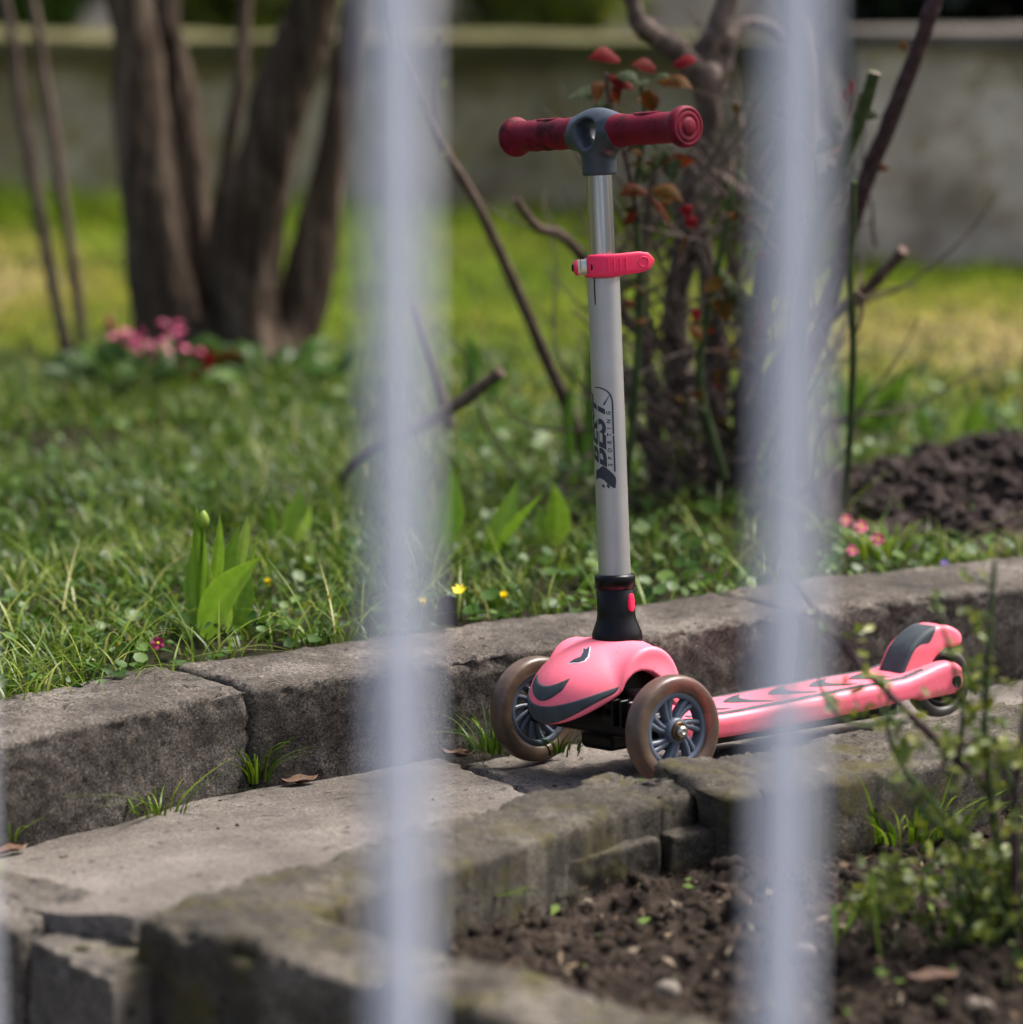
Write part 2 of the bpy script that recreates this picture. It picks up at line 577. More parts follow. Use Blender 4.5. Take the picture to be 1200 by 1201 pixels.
# broken ledge and mortar pieces along its soil side
for i, (x, y, z, sx, sy, sz, rz) in enumerate([(.070, 3.205, .006, .15, .06, .045, .70), (.165, 3.275, .008, .05, .06, .04, .5)]):
    def fl(X, Y, Z, c=(x, y, z), s=(sx, sy, sz), r=rz):
        ca, sa = math.cos(r), math.sin(r)
        x_ = (X - c[0]) * ca + (Y - c[1]) * sa; y_ = -(X - c[0]) * sa + (Y - c[1]) * ca
        q = np.maximum(np.maximum(np.abs(x_) - s[0] / 2, np.abs(y_) - s[1] / 2), np.abs(Z - c[2]) - s[2] / 2)
        P = np.column_stack([X.ravel(), Y.ravel(), Z.ravel()])
        return q + (.0032 * fbm(P * 38, 50 + i, 4, .55)).reshape(X.shape)
    V, Fq = surface_net(fl, (x - .11, y - .08, z - .05), (x + .11, y + .08, z + .05), .003)
    at_kerb(mesh_object('mortar_piece', V, Fq, MAT['kerb_moss'], near_kerb), near_kerb)

front_kerb = tag(empty('kerb', (-.1, 2.7, 0)), 'blurred kerb closing the soil bed at the bottom edge, dark on its front', 'kerb')
FRONT = [(-.332, 2.878), (-.24, 2.800), (-.138, 2.712), (.02, 2.575), (.30, 2.33), (.8, 1.95)]
at_kerb(stone('kerb_stone', cut(FRONT, -.332, -.118), .112, .062, -.21, MAT['kerb_moss'], front_kerb, 61, amp=.003, chip=.010, rad=.012, jag1=.004, jag0=.002, end_rot=(.35, 0)), front_kerb)
at_kerb(stone('kerb_stone', cut(FRONT, -.112, .42), .112, .064, -.21, MAT['kerb_moss'], front_kerb, 67, amp=.004, chip=.010, rad=.012, jag0=.004), front_kerb)

# lower steps at the left end of the path
steps = tag(empty('step', (-.45, 3.0, 0)), 'low step of worn concrete blocks at the bottom left corner', 'step')
at_kerb(stone('step_block', [(-.440, 2.943), (-.354, 2.836)], .085, .022, -.21, MAT['step'], steps, 71, amp=.0022, chip=.008, rad=.006, jag0=.003, jag1=.003), steps)
at_kerb(stone('joint_earth', [(-.460, 2.985), (-.335, 2.850)], .10, .016, -.15, MAT['lawn_earth'], steps, 77, amp=.004, chip=.010, rad=.008), steps)
at_kerb(stone('step_block', [(-1.0, 3.30), (-.62, 3.065), (-.446, 2.945)], .095, .026, -.21, MAT['step'], steps, 73, amp=.0022, chip=.008, rad=.006, jag1=.003), steps)
at_kerb(stone('step_block', [(-.66, 3.155), (-.47, 3.020), (-.40, 2.945), (-.31, 2.900)], .07, .033, -.21, MAT['step'], steps, 75, amp=.003, chip=.010, rad=.006, jag1=.004), steps)


def height_sheet(name, x0, x1, y0, y1, h, zf, mat, keep=None, kind='structure'):
    nx, ny = int((x1 - x0) / h) + 1, int((y1 - y0) / h) + 1
    X, Y = np.meshgrid(np.linspace(x0, x1, nx), np.linspace(y0, y1, ny), indexing='xy')
    X, Y = X.ravel(), Y.ravel()
    P = np.column_stack([X, Y, zf(X, Y)])
    I = np.arange(nx * ny).reshape(ny, nx)
    Fq = np.column_stack([I[:-1, :-1].ravel(), I[:-1, 1:].ravel(), I[1:, 1:].ravel(), I[1:, :-1].ravel()])
    if keep is not None:
        k = keep(X, Y)[Fq].all(axis=1); Fq = Fq[k]
        used = np.unique(Fq); mp = np.zeros(len(P), int); mp[used] = np.arange(len(used))
        P = P[used]; Fq = mp[Fq]
    return tag(mesh_object(name, P, Fq, mat), kind=kind)


def pn(X, Y, s): return np.column_stack([X * s, Y * s, 0 * X])


# soil bed between the kerbs
def bed_z(X, Y): return -.010 + .012 * fbm(pn(X, Y, 8), 81, 3) + .011 * fbm(pn(X, Y, 30), 82, 3, .6) + .006 * np.abs(fbm(pn(X, Y, 95), 83, 3, .7))


def in_bed(X, Y): return (Y < line_at(NEAR, X) - .03) & (Y > line_at(FRONT, X) + .03) & (X > -.30)


height_sheet('soil_bed', -.32, 1.3, 2.1, 3.9, .0045, bed_z, MAT['soil'], in_bed)


# lawn and beds behind the far kerb
def mound(X, Y):
    return .085 * np.exp(-(((X - .78) / .30) ** 2 + ((Y - 4.62) / .26) ** 2)) + .05 * np.exp(-(((X - 1.15) / .3) ** 2 + ((Y - 4.8) / .3) ** 2))


def lawn_z(X, Y):
    far = np.clip((Y - 4.2) / 3, 0, 1)
    return .088 + .010 * fbm(pn(X, Y, 3.5), 91, 3) + .006 * fbm(pn(X, Y, 25), 92, 3) + .012 * far


height_sheet('lawn_ground', -4, 4.2, 2.6, 8.4, .035, lawn_z, MAT['lawn_earth'], lambda X, Y: Y > line_at(FAR, np.clip(X, -1.3, 1.6)) + .10)


def heap_z(X, Y):
    m = mound(X, Y)
    k = np.clip(m / .04, 0, 1)
    return lawn_z(X, Y) - .016 + m * (1 + .25 * fbm(pn(X, Y, 11), 95, 3)) + k * (.022 * fbm(pn(X, Y, 16), 96, 4, .6) + .012 * fbm(pn(X, Y, 40), 97, 4, .62) + .006 * np.abs(fbm(pn(X, Y, 90), 98, 3, .7)))


height_sheet('soil_heap', .42, 1.75, 4.02, 5.3, .007, heap_z, MAT['heap'], lambda X, Y: (mound(X, Y) > .010) & (Y > line_at(FAR, X) + .14))


def clods(name, n, xf, zf, smin_, smax_, mat, label, seed):
    """loose crumbs of earth, small lumps in one mesh"""
    r = np.random.default_rng(seed)
    ico_v = []; t = (1 + 5 ** .5) / 2
    for a, b in ((-1, t), (1, t), (-1, -t), (1, -t)): ico_v.append((a, b, 0))
    for a, b in ((-1, t), (1, t), (-1, -t), (1, -t)): ico_v.append((0, a, b))
    for a, b in ((t, -1), (t, 1), (-t, -1), (-t, 1)): ico_v.append((a, 0, b))
    iv = A(ico_v) / 1.9
    ifc = A([(0, 11, 5), (0, 5, 1), (0, 1, 7), (0, 7, 10), (0, 10, 11), (1, 5, 9), (5, 11, 4), (11, 10, 2), (10, 7, 6), (7, 1, 8),
             (3, 9, 4), (3, 4, 2), (3, 2, 6), (3, 6, 8), (3, 8, 9), (4, 9, 5), (2, 4, 11), (6, 2, 10), (8, 6, 7), (9, 8, 1)])
    X, Y = xf(r, n)
    n = len(X)
    s = smin_ + (smax_ - smin_) * r.random(n) ** 9
    V = iv[None] * (1 + .8 * (r.random((n, 12, 1)) - .5)) * s[:, None, None] * (.7 + .6 * r.random((n, 1, 3)))
    V = V + np.column_stack([X, Y, zf(X, Y) + s * .15])[:, None, :]
    Fq = (ifc[None] + 12 * np.arange(n)[:, None, None]).reshape(-1, 3)
    return tag(mesh_object(name, V.reshape(-1, 3), Fq, mat, smooth=False), label, kind='stuff')


def bed_xy(r, n):
    X = r.uniform(-.2, 1.1, n * 2); Y = r.uniform(2.35, 3.75, n * 2); k = in_bed(X, Y); return X[k][:n], Y[k][:n]


def heap_xy(r, n):
    X = r.uniform(.45, 1.6, n * 2); Y = r.uniform(4.1, 5.1, n * 2); k = (mound(X, Y) > .02) & (Y > line_at(FAR, X) + .16); return X[k][:n], Y[k][:n]


clods('soil_crumbs', 26000, bed_xy, bed_z, .0010, .0095, MAT['soil'], 'dark crumbly soil of the near bed', 5)
clods('soil_clods', 16000, heap_xy, heap_z, .0013, .013, MAT['heap'], 'dark clods on the dug heap', 6)


def path_xy(r, n):
    X = r.uniform(-.6, .9, n); Y = line_at(FAR, X) - .02 - r.random(n) ** 2 * .4; return X, Y


clods('path_grit', 260, path_xy, lambda X, Y: path_z(X, Y) + .006, .0007, .0028, MAT['soil'], 'dark grit scattered on the path', 7)

# bits of leaf, straw and bark on the soil
def litter(name, n, xf, zf, label, seed):
    r = np.random.default_rng(seed)
    X, Y = xf(r, n); n = len(X)
    P = np.column_stack([X, Y, zf(X, Y) + r.uniform(.002, .007, n)])
    nr = np.column_stack([r.normal(0, .5, n), r.normal(-.1, .5, n), np.ones(n)])
    u = np.cross(nr, r.normal(size=(n, 3))); u /= np.linalg.norm(u, axis=1)[:, None]; v = np.cross(nr / np.linalg.norm(nr, axis=1)[:, None], u)
    L = r.uniform(.002, .009, n)[:, None]; W = L * r.uniform(.12, .6, n)[:, None]
    V = np.stack([P - u * L, P - v * W, P + u * L, P + v * W], axis=1)
    V[:, :, 2] += r.uniform(0, .003, (n, 4))
    Fq = (A([(0, 1, 2), (0, 2, 3)])[None] + 4 * np.arange(n)[:, None, None]).reshape(-1, 3)
    return tag(mesh_object(name, V.reshape(-1, 3), Fq, leaf_litter, None, False, np.repeat(r.random(n), 4)), label, kind='stuff')


leaf_litter = leafy('leaf litter', [(0, (.03, .018, .010)), (.35, (.09, .05, .025)), (.6, (.20, .14, .085)), (.8, (.30, .25, .18)), (.88, (.07, .12, .02)), (1, (.12, .18, .03))], .7, .1, .2)
litter('bed_litter', 1500, bed_xy, bed_z, 'scraps of leaf and straw on the near soil bed', 15)
litter('heap_litter', 500, heap_xy, heap_z, 'scraps of leaf and straw on the dug heap', 16)

# walls behind the lawn
low_wall = tag(empty('garden_wall', (-1, 8.2, .09)), 'long low stained wall with mossy coping behind the tree', 'wall')


def slab_part(name, x0, x1, y0, y1, z0, z1, mat, parent, amp, seed):
    nx = int((x1 - x0) / .06); nz = max(3, int((z1 - z0) / .03)); ny = max(3, int((y1 - y0) / .05))
    mb = MB()
    def face(fu, nu, nv):
        U, Vv = np.meshgrid(np.linspace(0, 1, nu), np.linspace(0, 1, nv), indexing='xy')
        P = fu(U.ravel(), Vv.ravel()); P[:, 1] += amp * fbm(P * 3, seed, 4); P[:, 2] += amp * .6 * fbm(P * 2.4 + 9, seed, 3)
        mb.add(P, [(j * nu + i, j * nu + i + 1, (j + 1) * nu + i + 1, (j + 1) * nu + i) for j in range(nv - 1) for i in range(nu - 1)])
    face(lambda u, v: np.column_stack([x0 + u * (x1 - x0), 0 * u + y0, z0 + v * (z1 - z0)]), nx, nz)
    face(lambda u, v: np.column_stack([x0 + u * (x1 - x0), y0 + v * (y1 - y0), 0 * u + z1]), nx, ny)
    face(lambda u, v: np.column_stack([x1 - u * (x1 - x0), 0 * u + y1, z0 + v * (z1 - z0)]), nx, nz)
    face(lambda u, v: np.column_stack([0 * u + x0, y1 - u * (y1 - y0), z0 + v * (z1 - z0)]), ny, nz)
    face(lambda u, v: np.column_stack([0 * u + x1, y0 + u * (y1 - y0), z0 + v * (z1 - z0)]), ny, nz)
    face(lambda u, v: np.column_stack([x0 + u * (x1 - x0), y1 - v * (y1 - y0), 0 * u + z0]), nx, ny)
    o = mb.build(name, mat, parent); o.location = -A(parent.location); return o


slab_part('wall_face', -5, .72, 8.22, 8.5, -.1, .470, MAT['wall_low'], low_wall, .012, 3)
slab_part('coping', -5.02, .74, 8.17, 8.54, .472, .530, MAT['coping'], low_wall, .030, 4)
high_wall = tag(empty('garden_wall', (1.8, 7.2, .09)), 'grey weathered rendered wall at the right end of the lawn', 'wall')
slab_part('wall_face', .74, 5.2, 7.2, 7.45, -.1, .570, MAT['wall'], high_wall, .014, 8)
slab_part('coping', .72, 5.22, 7.165, 7.49, .572, .605, MAT['step'], high_wall, .014, 9)
rear_wall = tag(empty('garden_wall', (-1, 11.5, .0)), 'far grey stone wall showing above the low wall', 'wall')
slab_part('wall_face', -8, 8, 11.5, 11.8, -.2, 1.9, MAT['wall'], rear_wall, .02, 12)
slab_part('coping', -8.03, 8.03, 11.45, 11.85, 1.902, 1.98, MAT['coping'], rear_wall, .01, 13)

# ------------------------------------------------------------------ the scooter
def pink_plastic(name, col, dirt=.5, rough=.42):
    m, t, b = new_mat(name)
    n = noise_tex(t, 26, 8, .7)
    c = mix(t, ramp(t, n, [(.52 if dirt < .2 else .56, (0, 0, 0)), (.62 if dirt < .2 else .85, (.75, .75, .75) if dirt < .2 else (.45, .45, .45))]), col, tuple(x * dirt for x in col))
    sc = noise_tex(t, 1, 6, .8, stretch=(60, 60, 240))
    sp = noise_tex(t, 210, 2, .5)
    c = mix(t, ramp(t, sp, [(.68, (0, 0, 0)), (.74, (.5, .5, .5))]), c, tuple(x * .35 for x in col))
    c = mix(t, ramp(t, sc, [(.62, (0, 0, 0)), (.74, (.4, .4, .4))]), c, tuple(min(1, x * .6 + .06) for x in col))
    dust = noise_tex(t, 9, 9, .75)
    c = mix(t, ramp(t, dust, [(.46, (0, 0, 0)), (.72, (.40, .40, .40))]), c, (.22, .13, .10) if dirt > .2 else (.05, .02, .02))
    t.links.new(c, b.inputs['Base Color'])
    t.links.new(ramp(t, n, [(.3, (rough - .08,) * 3), (.75, (rough + .2,) * 3)]), b.inputs['Roughness'])
    b.inputs['Specular IOR Level'].default_value = .4 if dirt > .2 else .18
    b.inputs['Subsurface Weight'].default_value = .12 if dirt > .2 else 0
    b.inputs['Subsurface Radius'].default_value = (.006, .002, .002)
    bump(t, b, noise_tex(t, 700, 2), .06, .0005)
    return m


MAT['pink'] = pink_plastic('coral pink plastic', (1.0, .175, .245))
MAT['hot_pink'] = pink_plastic('hot pink plastic', (.85, .022, .10), rough=.38)
MAT['grip'] = pink_plastic('raspberry rubber', (.125, .0012, .0135), dirt=.10, rough=.55)
MAT['pad'] = plain('slate rubber', (.030, .044, .050), .65, vary=.3, vscale=60, bmp=.4, bscale=900)
MAT['head'] = plain('blue grey plastic', (.024, .033, .046), .36, vary=.15, vscale=50, bmp=.05, bscale=800)
MAT['black'] = plain('black plastic', (.0025, .0025, .003), .32, spec=.22, vary=.3, bmp=.05)
MAT['silver'] = plain('satin silver tube', (.42, .412, .418), .33, metal=.6, vary=.06, vscale=25, bmp=.04, bscale=600)
def streaked_tube():
    m, t, b = new_mat('polished tube with painted sheen')
    n = noise_tex(t, 1, 3, .5, stretch=(150, 150, 1.5))
    t.links.new(ramp(t, n, [(.3, (.25, .245, .24)), (.5, (.34, .335, .33)), (.64, (.60, .59, .58))]), b.inputs['Base Color'])  # upright highlight streaks of the polished metal painted into the base colour
    t.links.new(ramp(t, n, [(.3, (.18,) * 3), (.7, (.27,) * 3)]), b.inputs['Roughness'])
    b.inputs['Metallic'].default_value = 1
    return m


MAT['chrome'] = streaked_tube()
MAT['steel'] = plain('zinc bolt', (.55, .52, .46), .28, metal=1, vary=.2, vscale=120)
MAT['bolt'] = plain('brown bolt ring', (.10, .065, .035), .4, metal=.8, vary=.3, vscale=160)
MAT['rim'] = plain('grey blue rim plastic', (.085, .105, .14), .36, vary=.15, vscale=60)
MAT['decal'] = plain('dark decal print', (.015, .02, .035), .45, vary=.1)
MAT['white'] = plain('pale print', (.75, .7, .72), .45, vary=.05)


def tyre_mat():
    m, t, b = new_mat('smoky urethane')
    n = noise_tex(t, 30, 9, .78)
    t.links.new(ramp(t, n, [(.3, (.10, .068, .048)), (.5, (.20, .135, .095)), (.62, (.27, .175, .115)), (.78, (.36, .28, .22))]), b.inputs['Base Color'])
    b.inputs['Roughness'].default_value = .35
    b.inputs['Transmission Weight'].default_value = .6
    b.inputs['IOR'].default_value = 1.45
    b.inputs['Subsurface Weight'].default_value = .3
    b.inputs['Subsurface Radius'].default_value = (.01, .006, .004)
    bump(t, b, noise_tex(t, 300, 4), .12, .001)
    return m


MAT['tyre'] = tyre_mat()
MAT['rear_tyre'] = plain('dark rear tyre', (.045, .045, .038), .45, vary=.3, vscale=40)

scooter = tag(empty('kick_scooter', (.097, 3.525, .014), (math.radians(6), 0, math.radians(211.5))),
              'pink three wheeled child kick scooter with raspberry grips parked on the path', 'scooter')


def smooth_interp(x, xs, ys, w=.008):
    g = np.linspace(xs[0] - .05, xs[-1] + .05, 801)
    v = np.interp(g, xs, ys)
    k = max(3, int(w / (g[1] - g[0])) | 1)
    v = np.convolve(np.pad(v, k // 2, mode='edge'), np.hanning(k + 2)[1:-1] / np.hanning(k + 2)[1:-1].sum(), 'valid')
    return np.interp(x, g, v)


def housing(x, y, z):
    a = np.where(x > -.02, .097, .072)
    ay = np.abs(y)
    e = np.sqrt(((x + .02) / a) ** 2 + (ay / .077) ** 2 + ((z - .083) / np.where(z > .083, .062, .075)) ** 2 + 1e-9)
    d = (e - 1) * .066
    # fender pods over the two wheel arms
    r = np.hypot(x + .020, z - .102)
    pod = smax(r - .0375, ay - .068, .007)
    d = smin(d, pod, .010)
    # lower edge
    zb = smooth_interp(x, [-.12, -.05, -.02, .01, .035, .075], [.055, .07, .088, .090, .079, .061], .02) + np.where(x > 0, 2.2, .5) * y * y
    d = smax(d, (zb - z) * .85, .003)
    # opening over the wheel arm
    op = smin(np.hypot(x + .006, z - .088) - .0275, np.maximum(np.abs(x + .006) - .0275, z - .088), .004)
    op = np.maximum(op, .03 - ay)
    d = smax(d, -op, .003)
    # hollow underside
    hol = (np.sqrt(((x + .02) / (a - .006)) ** 2 + (ay / .075) ** 2 + ((z - .070) / .062) ** 2 + 1e-9) - 1) * .06
    return smax(d, -hol, .002)


V, Fq = surface_net(housing, (-.10, -.096, .045), (.084, .096, .155), .0015)
front = mesh_object('front_housing', V, Fq, MAT['pink'], scooter)


def chevron(zl, kl, zu, ku, ymax):
    def fn(x, y, z):
        h = housing(x, y, z)
        ay = np.abs(y)
        lo = (zl + kl * y * y) - z
        up = z - (zu + ku * y * y)
        c = smax(smax(lo * .8, up * .8, .001), ay - ymax - .15 * (z - zl), .001)
        return np.maximum(np.maximum(smax(h - .0011, c, .001), -h - .003), .012 - x)
    return fn


V, Fq = surface_net(chevron(.0645, 7.6, .0835, 4.6, .060), (.005, -.075, .055), (.086, .075, .125), .001)
mesh_object('chevron_panel', V, Fq, MAT['pad'], front)
V, Fq = surface_net(chevron(.0890, 20, .1045, 12, .024), (.015, -.045, .08), (.086, .045, .135), .001)
mesh_object('chevron_panel', V, Fq, MAT['pad'], front)


def poly_sdf(px, py, poly):
    P = A(poly); d = np.full(px.shape, 1e9); ins = np.zeros(px.shape, bool)
    for i in range(len(P)):
        a, b = P[i], P[(i + 1) % len(P)]
        e = b - a; wx, wy = px - a[0], py - a[1]
        t = np.clip((wx * e[0] + wy * e[1]) / (e @ e), 0, 1)
        d = np.minimum(d, np.hypot(wx - e[0] * t, wy - e[1] * t))
        cnd = ((a[1] > py) != (b[1] > py)) & (px < (b[0] - a[0]) * (py - a[1]) / (b[1] - a[1] + 1e-15) + a[0])
        ins ^= cnd
    return np.where(ins, -d, d)


# small leaping emblem printed on the housing
EMB = [(0.0485, 0.0134), (0.0416, 0.0147), (0.0353, 0.0185), (0.0278, 0.0138), (0.0215, 0.0059), (0.0226, 0.0125), (0.0165, 0.0116), (0.0241, 0.0197), (0.0303, 0.0257), (0.0368, 0.0272), (0.0421, 0.0236), (0.0451, 0.0183)]
for off, lift, mt in ((.0007, .0005, 'white'), (0, .0009, 'decal')):
    def fe(x, y, z, off=off, lift=lift):
        h = housing(x, y, z)
        return np.maximum(np.maximum(h - lift, -h - .002), poly_sdf(x, y, EMB) - off)
    V, Fq = surface_net(fe, (-.005, -.03, .11), (.06, .035, .15), .0008)
    mesh_object('emblem', V, Fq, MAT[mt], front)


front.rotation_euler.z = math.radians(6)


# axle carrier and wheel arms under the housing
def rbox(x, y, z, c, s, r=.003):
    q = [np.abs(v - c[i]) - s[i] + r for i, v in enumerate((x, y, z))]
    return np.sqrt(sum(np.maximum(v, 0) ** 2 for v in q)) + np.minimum(np.maximum(np.maximum(q[0], q[1]), q[2]), 0) - r


def carrier(x, y, z):
    d = rbox(x, y, z, (-.015, 0, .072), (.028, .036, .024), .006)
    d = smin(d, rbox(x, y, z, (.0, 0, .059), (.016, .104, .013), .005), .006)
    d = smin(d, rbox(x, np.abs(y), z, (.004, .062, .080), (.012, .034, .018), .006), .006)
    d = smin(d, rbox(x, y, z, (-.012, 0, .040), (.020, .026, .014), .006), .006)
    d = np.minimum(d, rbox(x, y, z, (-.008, 0, .100), (.032, .052, .020), .006))  # added black filler inside the housing, stands in for shade behind the arch openings
    for k in range(3):
        d = smin(d, rbox(x, np.abs(y), z, (.004, .058 + .014 * k, .074), (.026, .002, .016), .002), .002)
    return d


V, Fq = surface_net(carrier, (-.055, -.112, .018), (.052, .112, .128), .002)
mesh_object('axle_carrier', V, Fq, MAT['black'], scooter).rotation_euler.z = math.radians(6)


def ring_profile(r0, r1, w, bev):
    return [(-w + bev, r0), (-w, r0 + bev), (-w, r1 - bev), (-w + bev, r1), (w - bev, r1), (w, r1 - bev), (w, r0 + bev), (w - bev, r0), (-w + bev, r0)]


def wheel(name, cx, cy, cz, R, side, rim_mat, tyre_m, wd=.0135):
    """rim (hub, ring and swirling paired spokes) > tyre, bolt"""
    mb = MB()
    o = (cx, cy, cz); ax = (0, 1, 0)
    ri = R * .685
    mb.add(*lathe(ring_profile(ri - .006, ri + .0006, wd * .62, .001), o, ax, 64, cap=False))
    mb.add(*lathe(ring_profile(.004, .0135, wd * .85, .0015), o, ax, 40, cap=False))
    ns = 7
    for k in range(ns):
        for q, (da, bend) in enumerate(((0, .42), (.36, .30))):
            a0 = 2 * PI * k / ns + da
            pts = []
            for s in np.linspace(0, 1, 9):
                rr = .0125 + (ri - .0125 - .003) * s
                an = a0 + side * bend * s * (1.25 - .4 * s) + (da * .25 * (1 - s) * -side)
                pts.append((cx + rr * math.cos(an), cy, cz + rr * math.sin(an)))
            w = np.linspace(.0026, .0034, 9)
            mb.add(*sweep(pts, w, np.full(9, wd * .45), up=(0, 1, 0), seg=8, power=4))
    w_ = mb.build(name, rim_mat, scooter)
    # tyre
    pr = []
    for a in np.linspace(-PI / 2, PI / 2, 17):
        pr.append((wd * math.copysign(abs(math.sin(a)) ** .75, math.sin(a)), R - .0075 + .0075 * math.cos(a) ** .8 if abs(a) < PI / 2 - 1e-6 else R - .0085))
    pr = [(-wd * .72, ri + .0003)] + [(-wd * .92, ri + .002)] + pr + [(wd * .92, ri + .002), (wd * .72, ri + .0003), (-wd * .72, ri + .0003)]
    V, F_ = lathe(pr, o, ax, 72, cap=False)
    mesh_object('tyre', V, F_, tyre_m, w_)
    # bolt: ring and domed hex head
    sgn = side
    V, F_ = lathe([(0, .0101), (sgn * .0030, .0098), (sgn * .0038, .0085), (sgn * .0030, .007), (sgn * .0025, .0)], (cx, cy + sgn * wd * .85, cz), ax, 32, cap=False)
    mesh_object('bolt_ring', V, F_, MAT['bolt'], w_)
    V, F_ = lathe([(0, .0062), (sgn * .0045, .0060), (sgn * .0066, .0040), (sgn * .0066, .0020), (sgn * .005, .0018), (sgn * .005, .0)], (cx, cy + sgn * (wd * .85 + .0024), cz), ax, 16, cap=False)
    mesh_object('bolt', V, F_, MAT['steel'], w_)
    return w_


STEER = math.radians(6)                    # the front end is turned slightly to its left
for side_ in (1, -1):
    wheel('front_wheel', -.002, .119 if side_ > 0 else -.113, .0585, .0580, side_, MAT['rim'], MAT['tyre'], wd=.0118).rotation_euler.z = STEER
wheel('rear_wheel', -.4575, 0, .041, .041, 1, MAT['black'], MAT['rear_tyre'], wd=.012)


# deck with fork arms
def deck_w(x): return smooth_interp(x, [-.48, -.44, -.40, -.34, -.25, -.14, -.08, -.02], [.040, .042, .047, .052, .055, .057, .054, .046], .03)


def deck(x, y, z):
    ay = np.abs(y)
    top = smooth_interp(x, [-.49, -.455, -.44, -.41, -.38, -.30, -.20, -.12, -.04], [.056, .0665, .0695, .063, .0575, .0565, .0535, .0525, .054], .02) + .002 * (1 - (ay / .05) ** 2)
    bot = smooth_interp(x, [-.49, -.45, -.38, -.25, -.12, -.04], [.032, .030, .0295, .0265, .024, .026], .02)
    side = ay - deck_w(x) - .10 * (z - .055)
    d = smax(smax(z - top, bot - z, .006), side, .011)
    d = smax(d, np.hypot(np.minimum(x + .447, 0), (z - .048) * .8) - .0175, .004)
    d = smax(d, x + .03, .01)
    slot = smax(ay - .0215, x + .405, .006)
    d = smax(d, -slot, .003)
    # dished underside
    und = np.maximum(np.maximum(z - .034, ay - .044), np.maximum(x + .06, -.40 - x))
    return smax(d, -und, .003)


V, Fq = surface_net(deck, (-.475, -.066, .018), (-.02, .066, .078), .002)
dk = mesh_object('deck', V, Fq, MAT['pink'], scooter)


def on_deck(c2):
    def fn(x, y, z):
        h = deck(x, y, z)
        return np.maximum(np.maximum(h - .0009, -h - .002), np.maximum(c2(x, y), .045 - z))
    return fn


for s in (1, -1):
    def line_(x, y, s=s):
        c = deck_w(x) - .0115 - .004 * np.clip((x + .11) / .05, 0, 1)
        return np.maximum(np.abs(y * s - c) - .0042 - .0015 * np.clip((-.12 - x) / -.25, 0, 1), np.maximum(x + .085, -.41 - x))
    V, Fq = surface_net(on_deck(line_), (-.42, .02 if s > 0 else -.06, .045), (-.08, .06 if s > 0 else -.02, .072), .0014)
    mesh_object('grip_line', V, Fq, MAT['pad'], dk)
for i, x0 in enumerate((-.115, -.175, -.235, -.290, -.345)):
    wv = (.034, .033, .031, .029, .026)[i]
    def swoosh(x, y, x0=x0, wv=wv):
        ay = np.abs(y)
        t = ay / wv
        c = x0 - .030 * t ** 1.6
        return np.maximum(np.abs(x - c) - (.0115 * np.clip(1 - t, 0, 1) ** .6 + .0018), ay - wv)
    V, Fq = surface_net(on_deck(swoosh), (x0 - .050, -.036, .045), (x0 + .016, .036, .072), .0014)
    mesh_object('grip_swoosh', V, Fq, MAT['pad'], dk)


def under(x, y, z):
    return rbox(x, y, z, (-.215, 0, .0265), (.155, .042, .0080), .006)


V, Fq = surface_net(under, (-.41, -.055, .015), (-.04, .055, .04), .0025)
mesh_object('deck_underside', V, Fq, MAT['black'], scooter)
for s in (1, -1):
    V, F_ = lathe([(-.001, 0), (-.001, .0060), (.0008, .0066), (.0010, .0056), (-.0002, .0053), (-.0004, 0)], (-.4500, s * .0442, .0465), (0, s, 0), 24, cap=False)
    mesh_object('axle_hole', V, F_, MAT['black'], dk)

# rear brake fender
BR = catmull([(-.387, .055), (-.3915, .066), (-.4075, .0895), (-.434, .1055), (-.460, .1065), (-.4775, .096), (-.4765, .083), (-.466, .0805), (-.452, .0795), (-.438, .071), (-.425, .055), (-.405, .050)], 60)


def brake(x, y, z):
    w = .0235 - .10 * np.clip(z - .085, 0, 1)
    return smax(poly_sdf(x, z, BR), np.abs(y) - w, .007)


V, Fq = surface_net(brake, (-.485, -.03, .045), (-.38, .03, .112), .0014)
br = mesh_object('rear_brake', V, Fq, MAT['pink'], scooter)


def brake_pad(x, y, z):
    h = brake(x, y, z)
    c = rbox(x, y, z, (-.420, .003, .085), (.045, .0200, .05), .012)
    front_up = (x + .43) * .80 + (z - .083) * .60
    return np.maximum(np.maximum(smax(h - .0010, c, .001), -h - .003), -front_up + .004)


V, Fq = surface_net(brake_pad, (-.485, -.03, .045), (-.38, .03, .114), .0012)
mesh_object('brake_pad', V, Fq, MAT['pad'], br)
V, F_ = lathe([(0, .0058), (.0018, .0052), (.0024, .003), (.0024, 0)], (-.396, .0, .0575), (.2, 0, 1), 20, cap=False)
mesh_object('brake_screw', V, F_, MAT['bolt'], br)

# steering column
C0 = A((-.0279, 0, .1424)); C1 = A((-.0368, 0, .6900))
AX = (C1 - C0) / np.linalg.norm(C1 - C0)
TW = A((.522, .853, 0)); RT = A((-.853, .522, 0))       # towards the street, and along it


def cpt(s, t=0, r=0): return C0 + AX * s + TW * t + RT * r


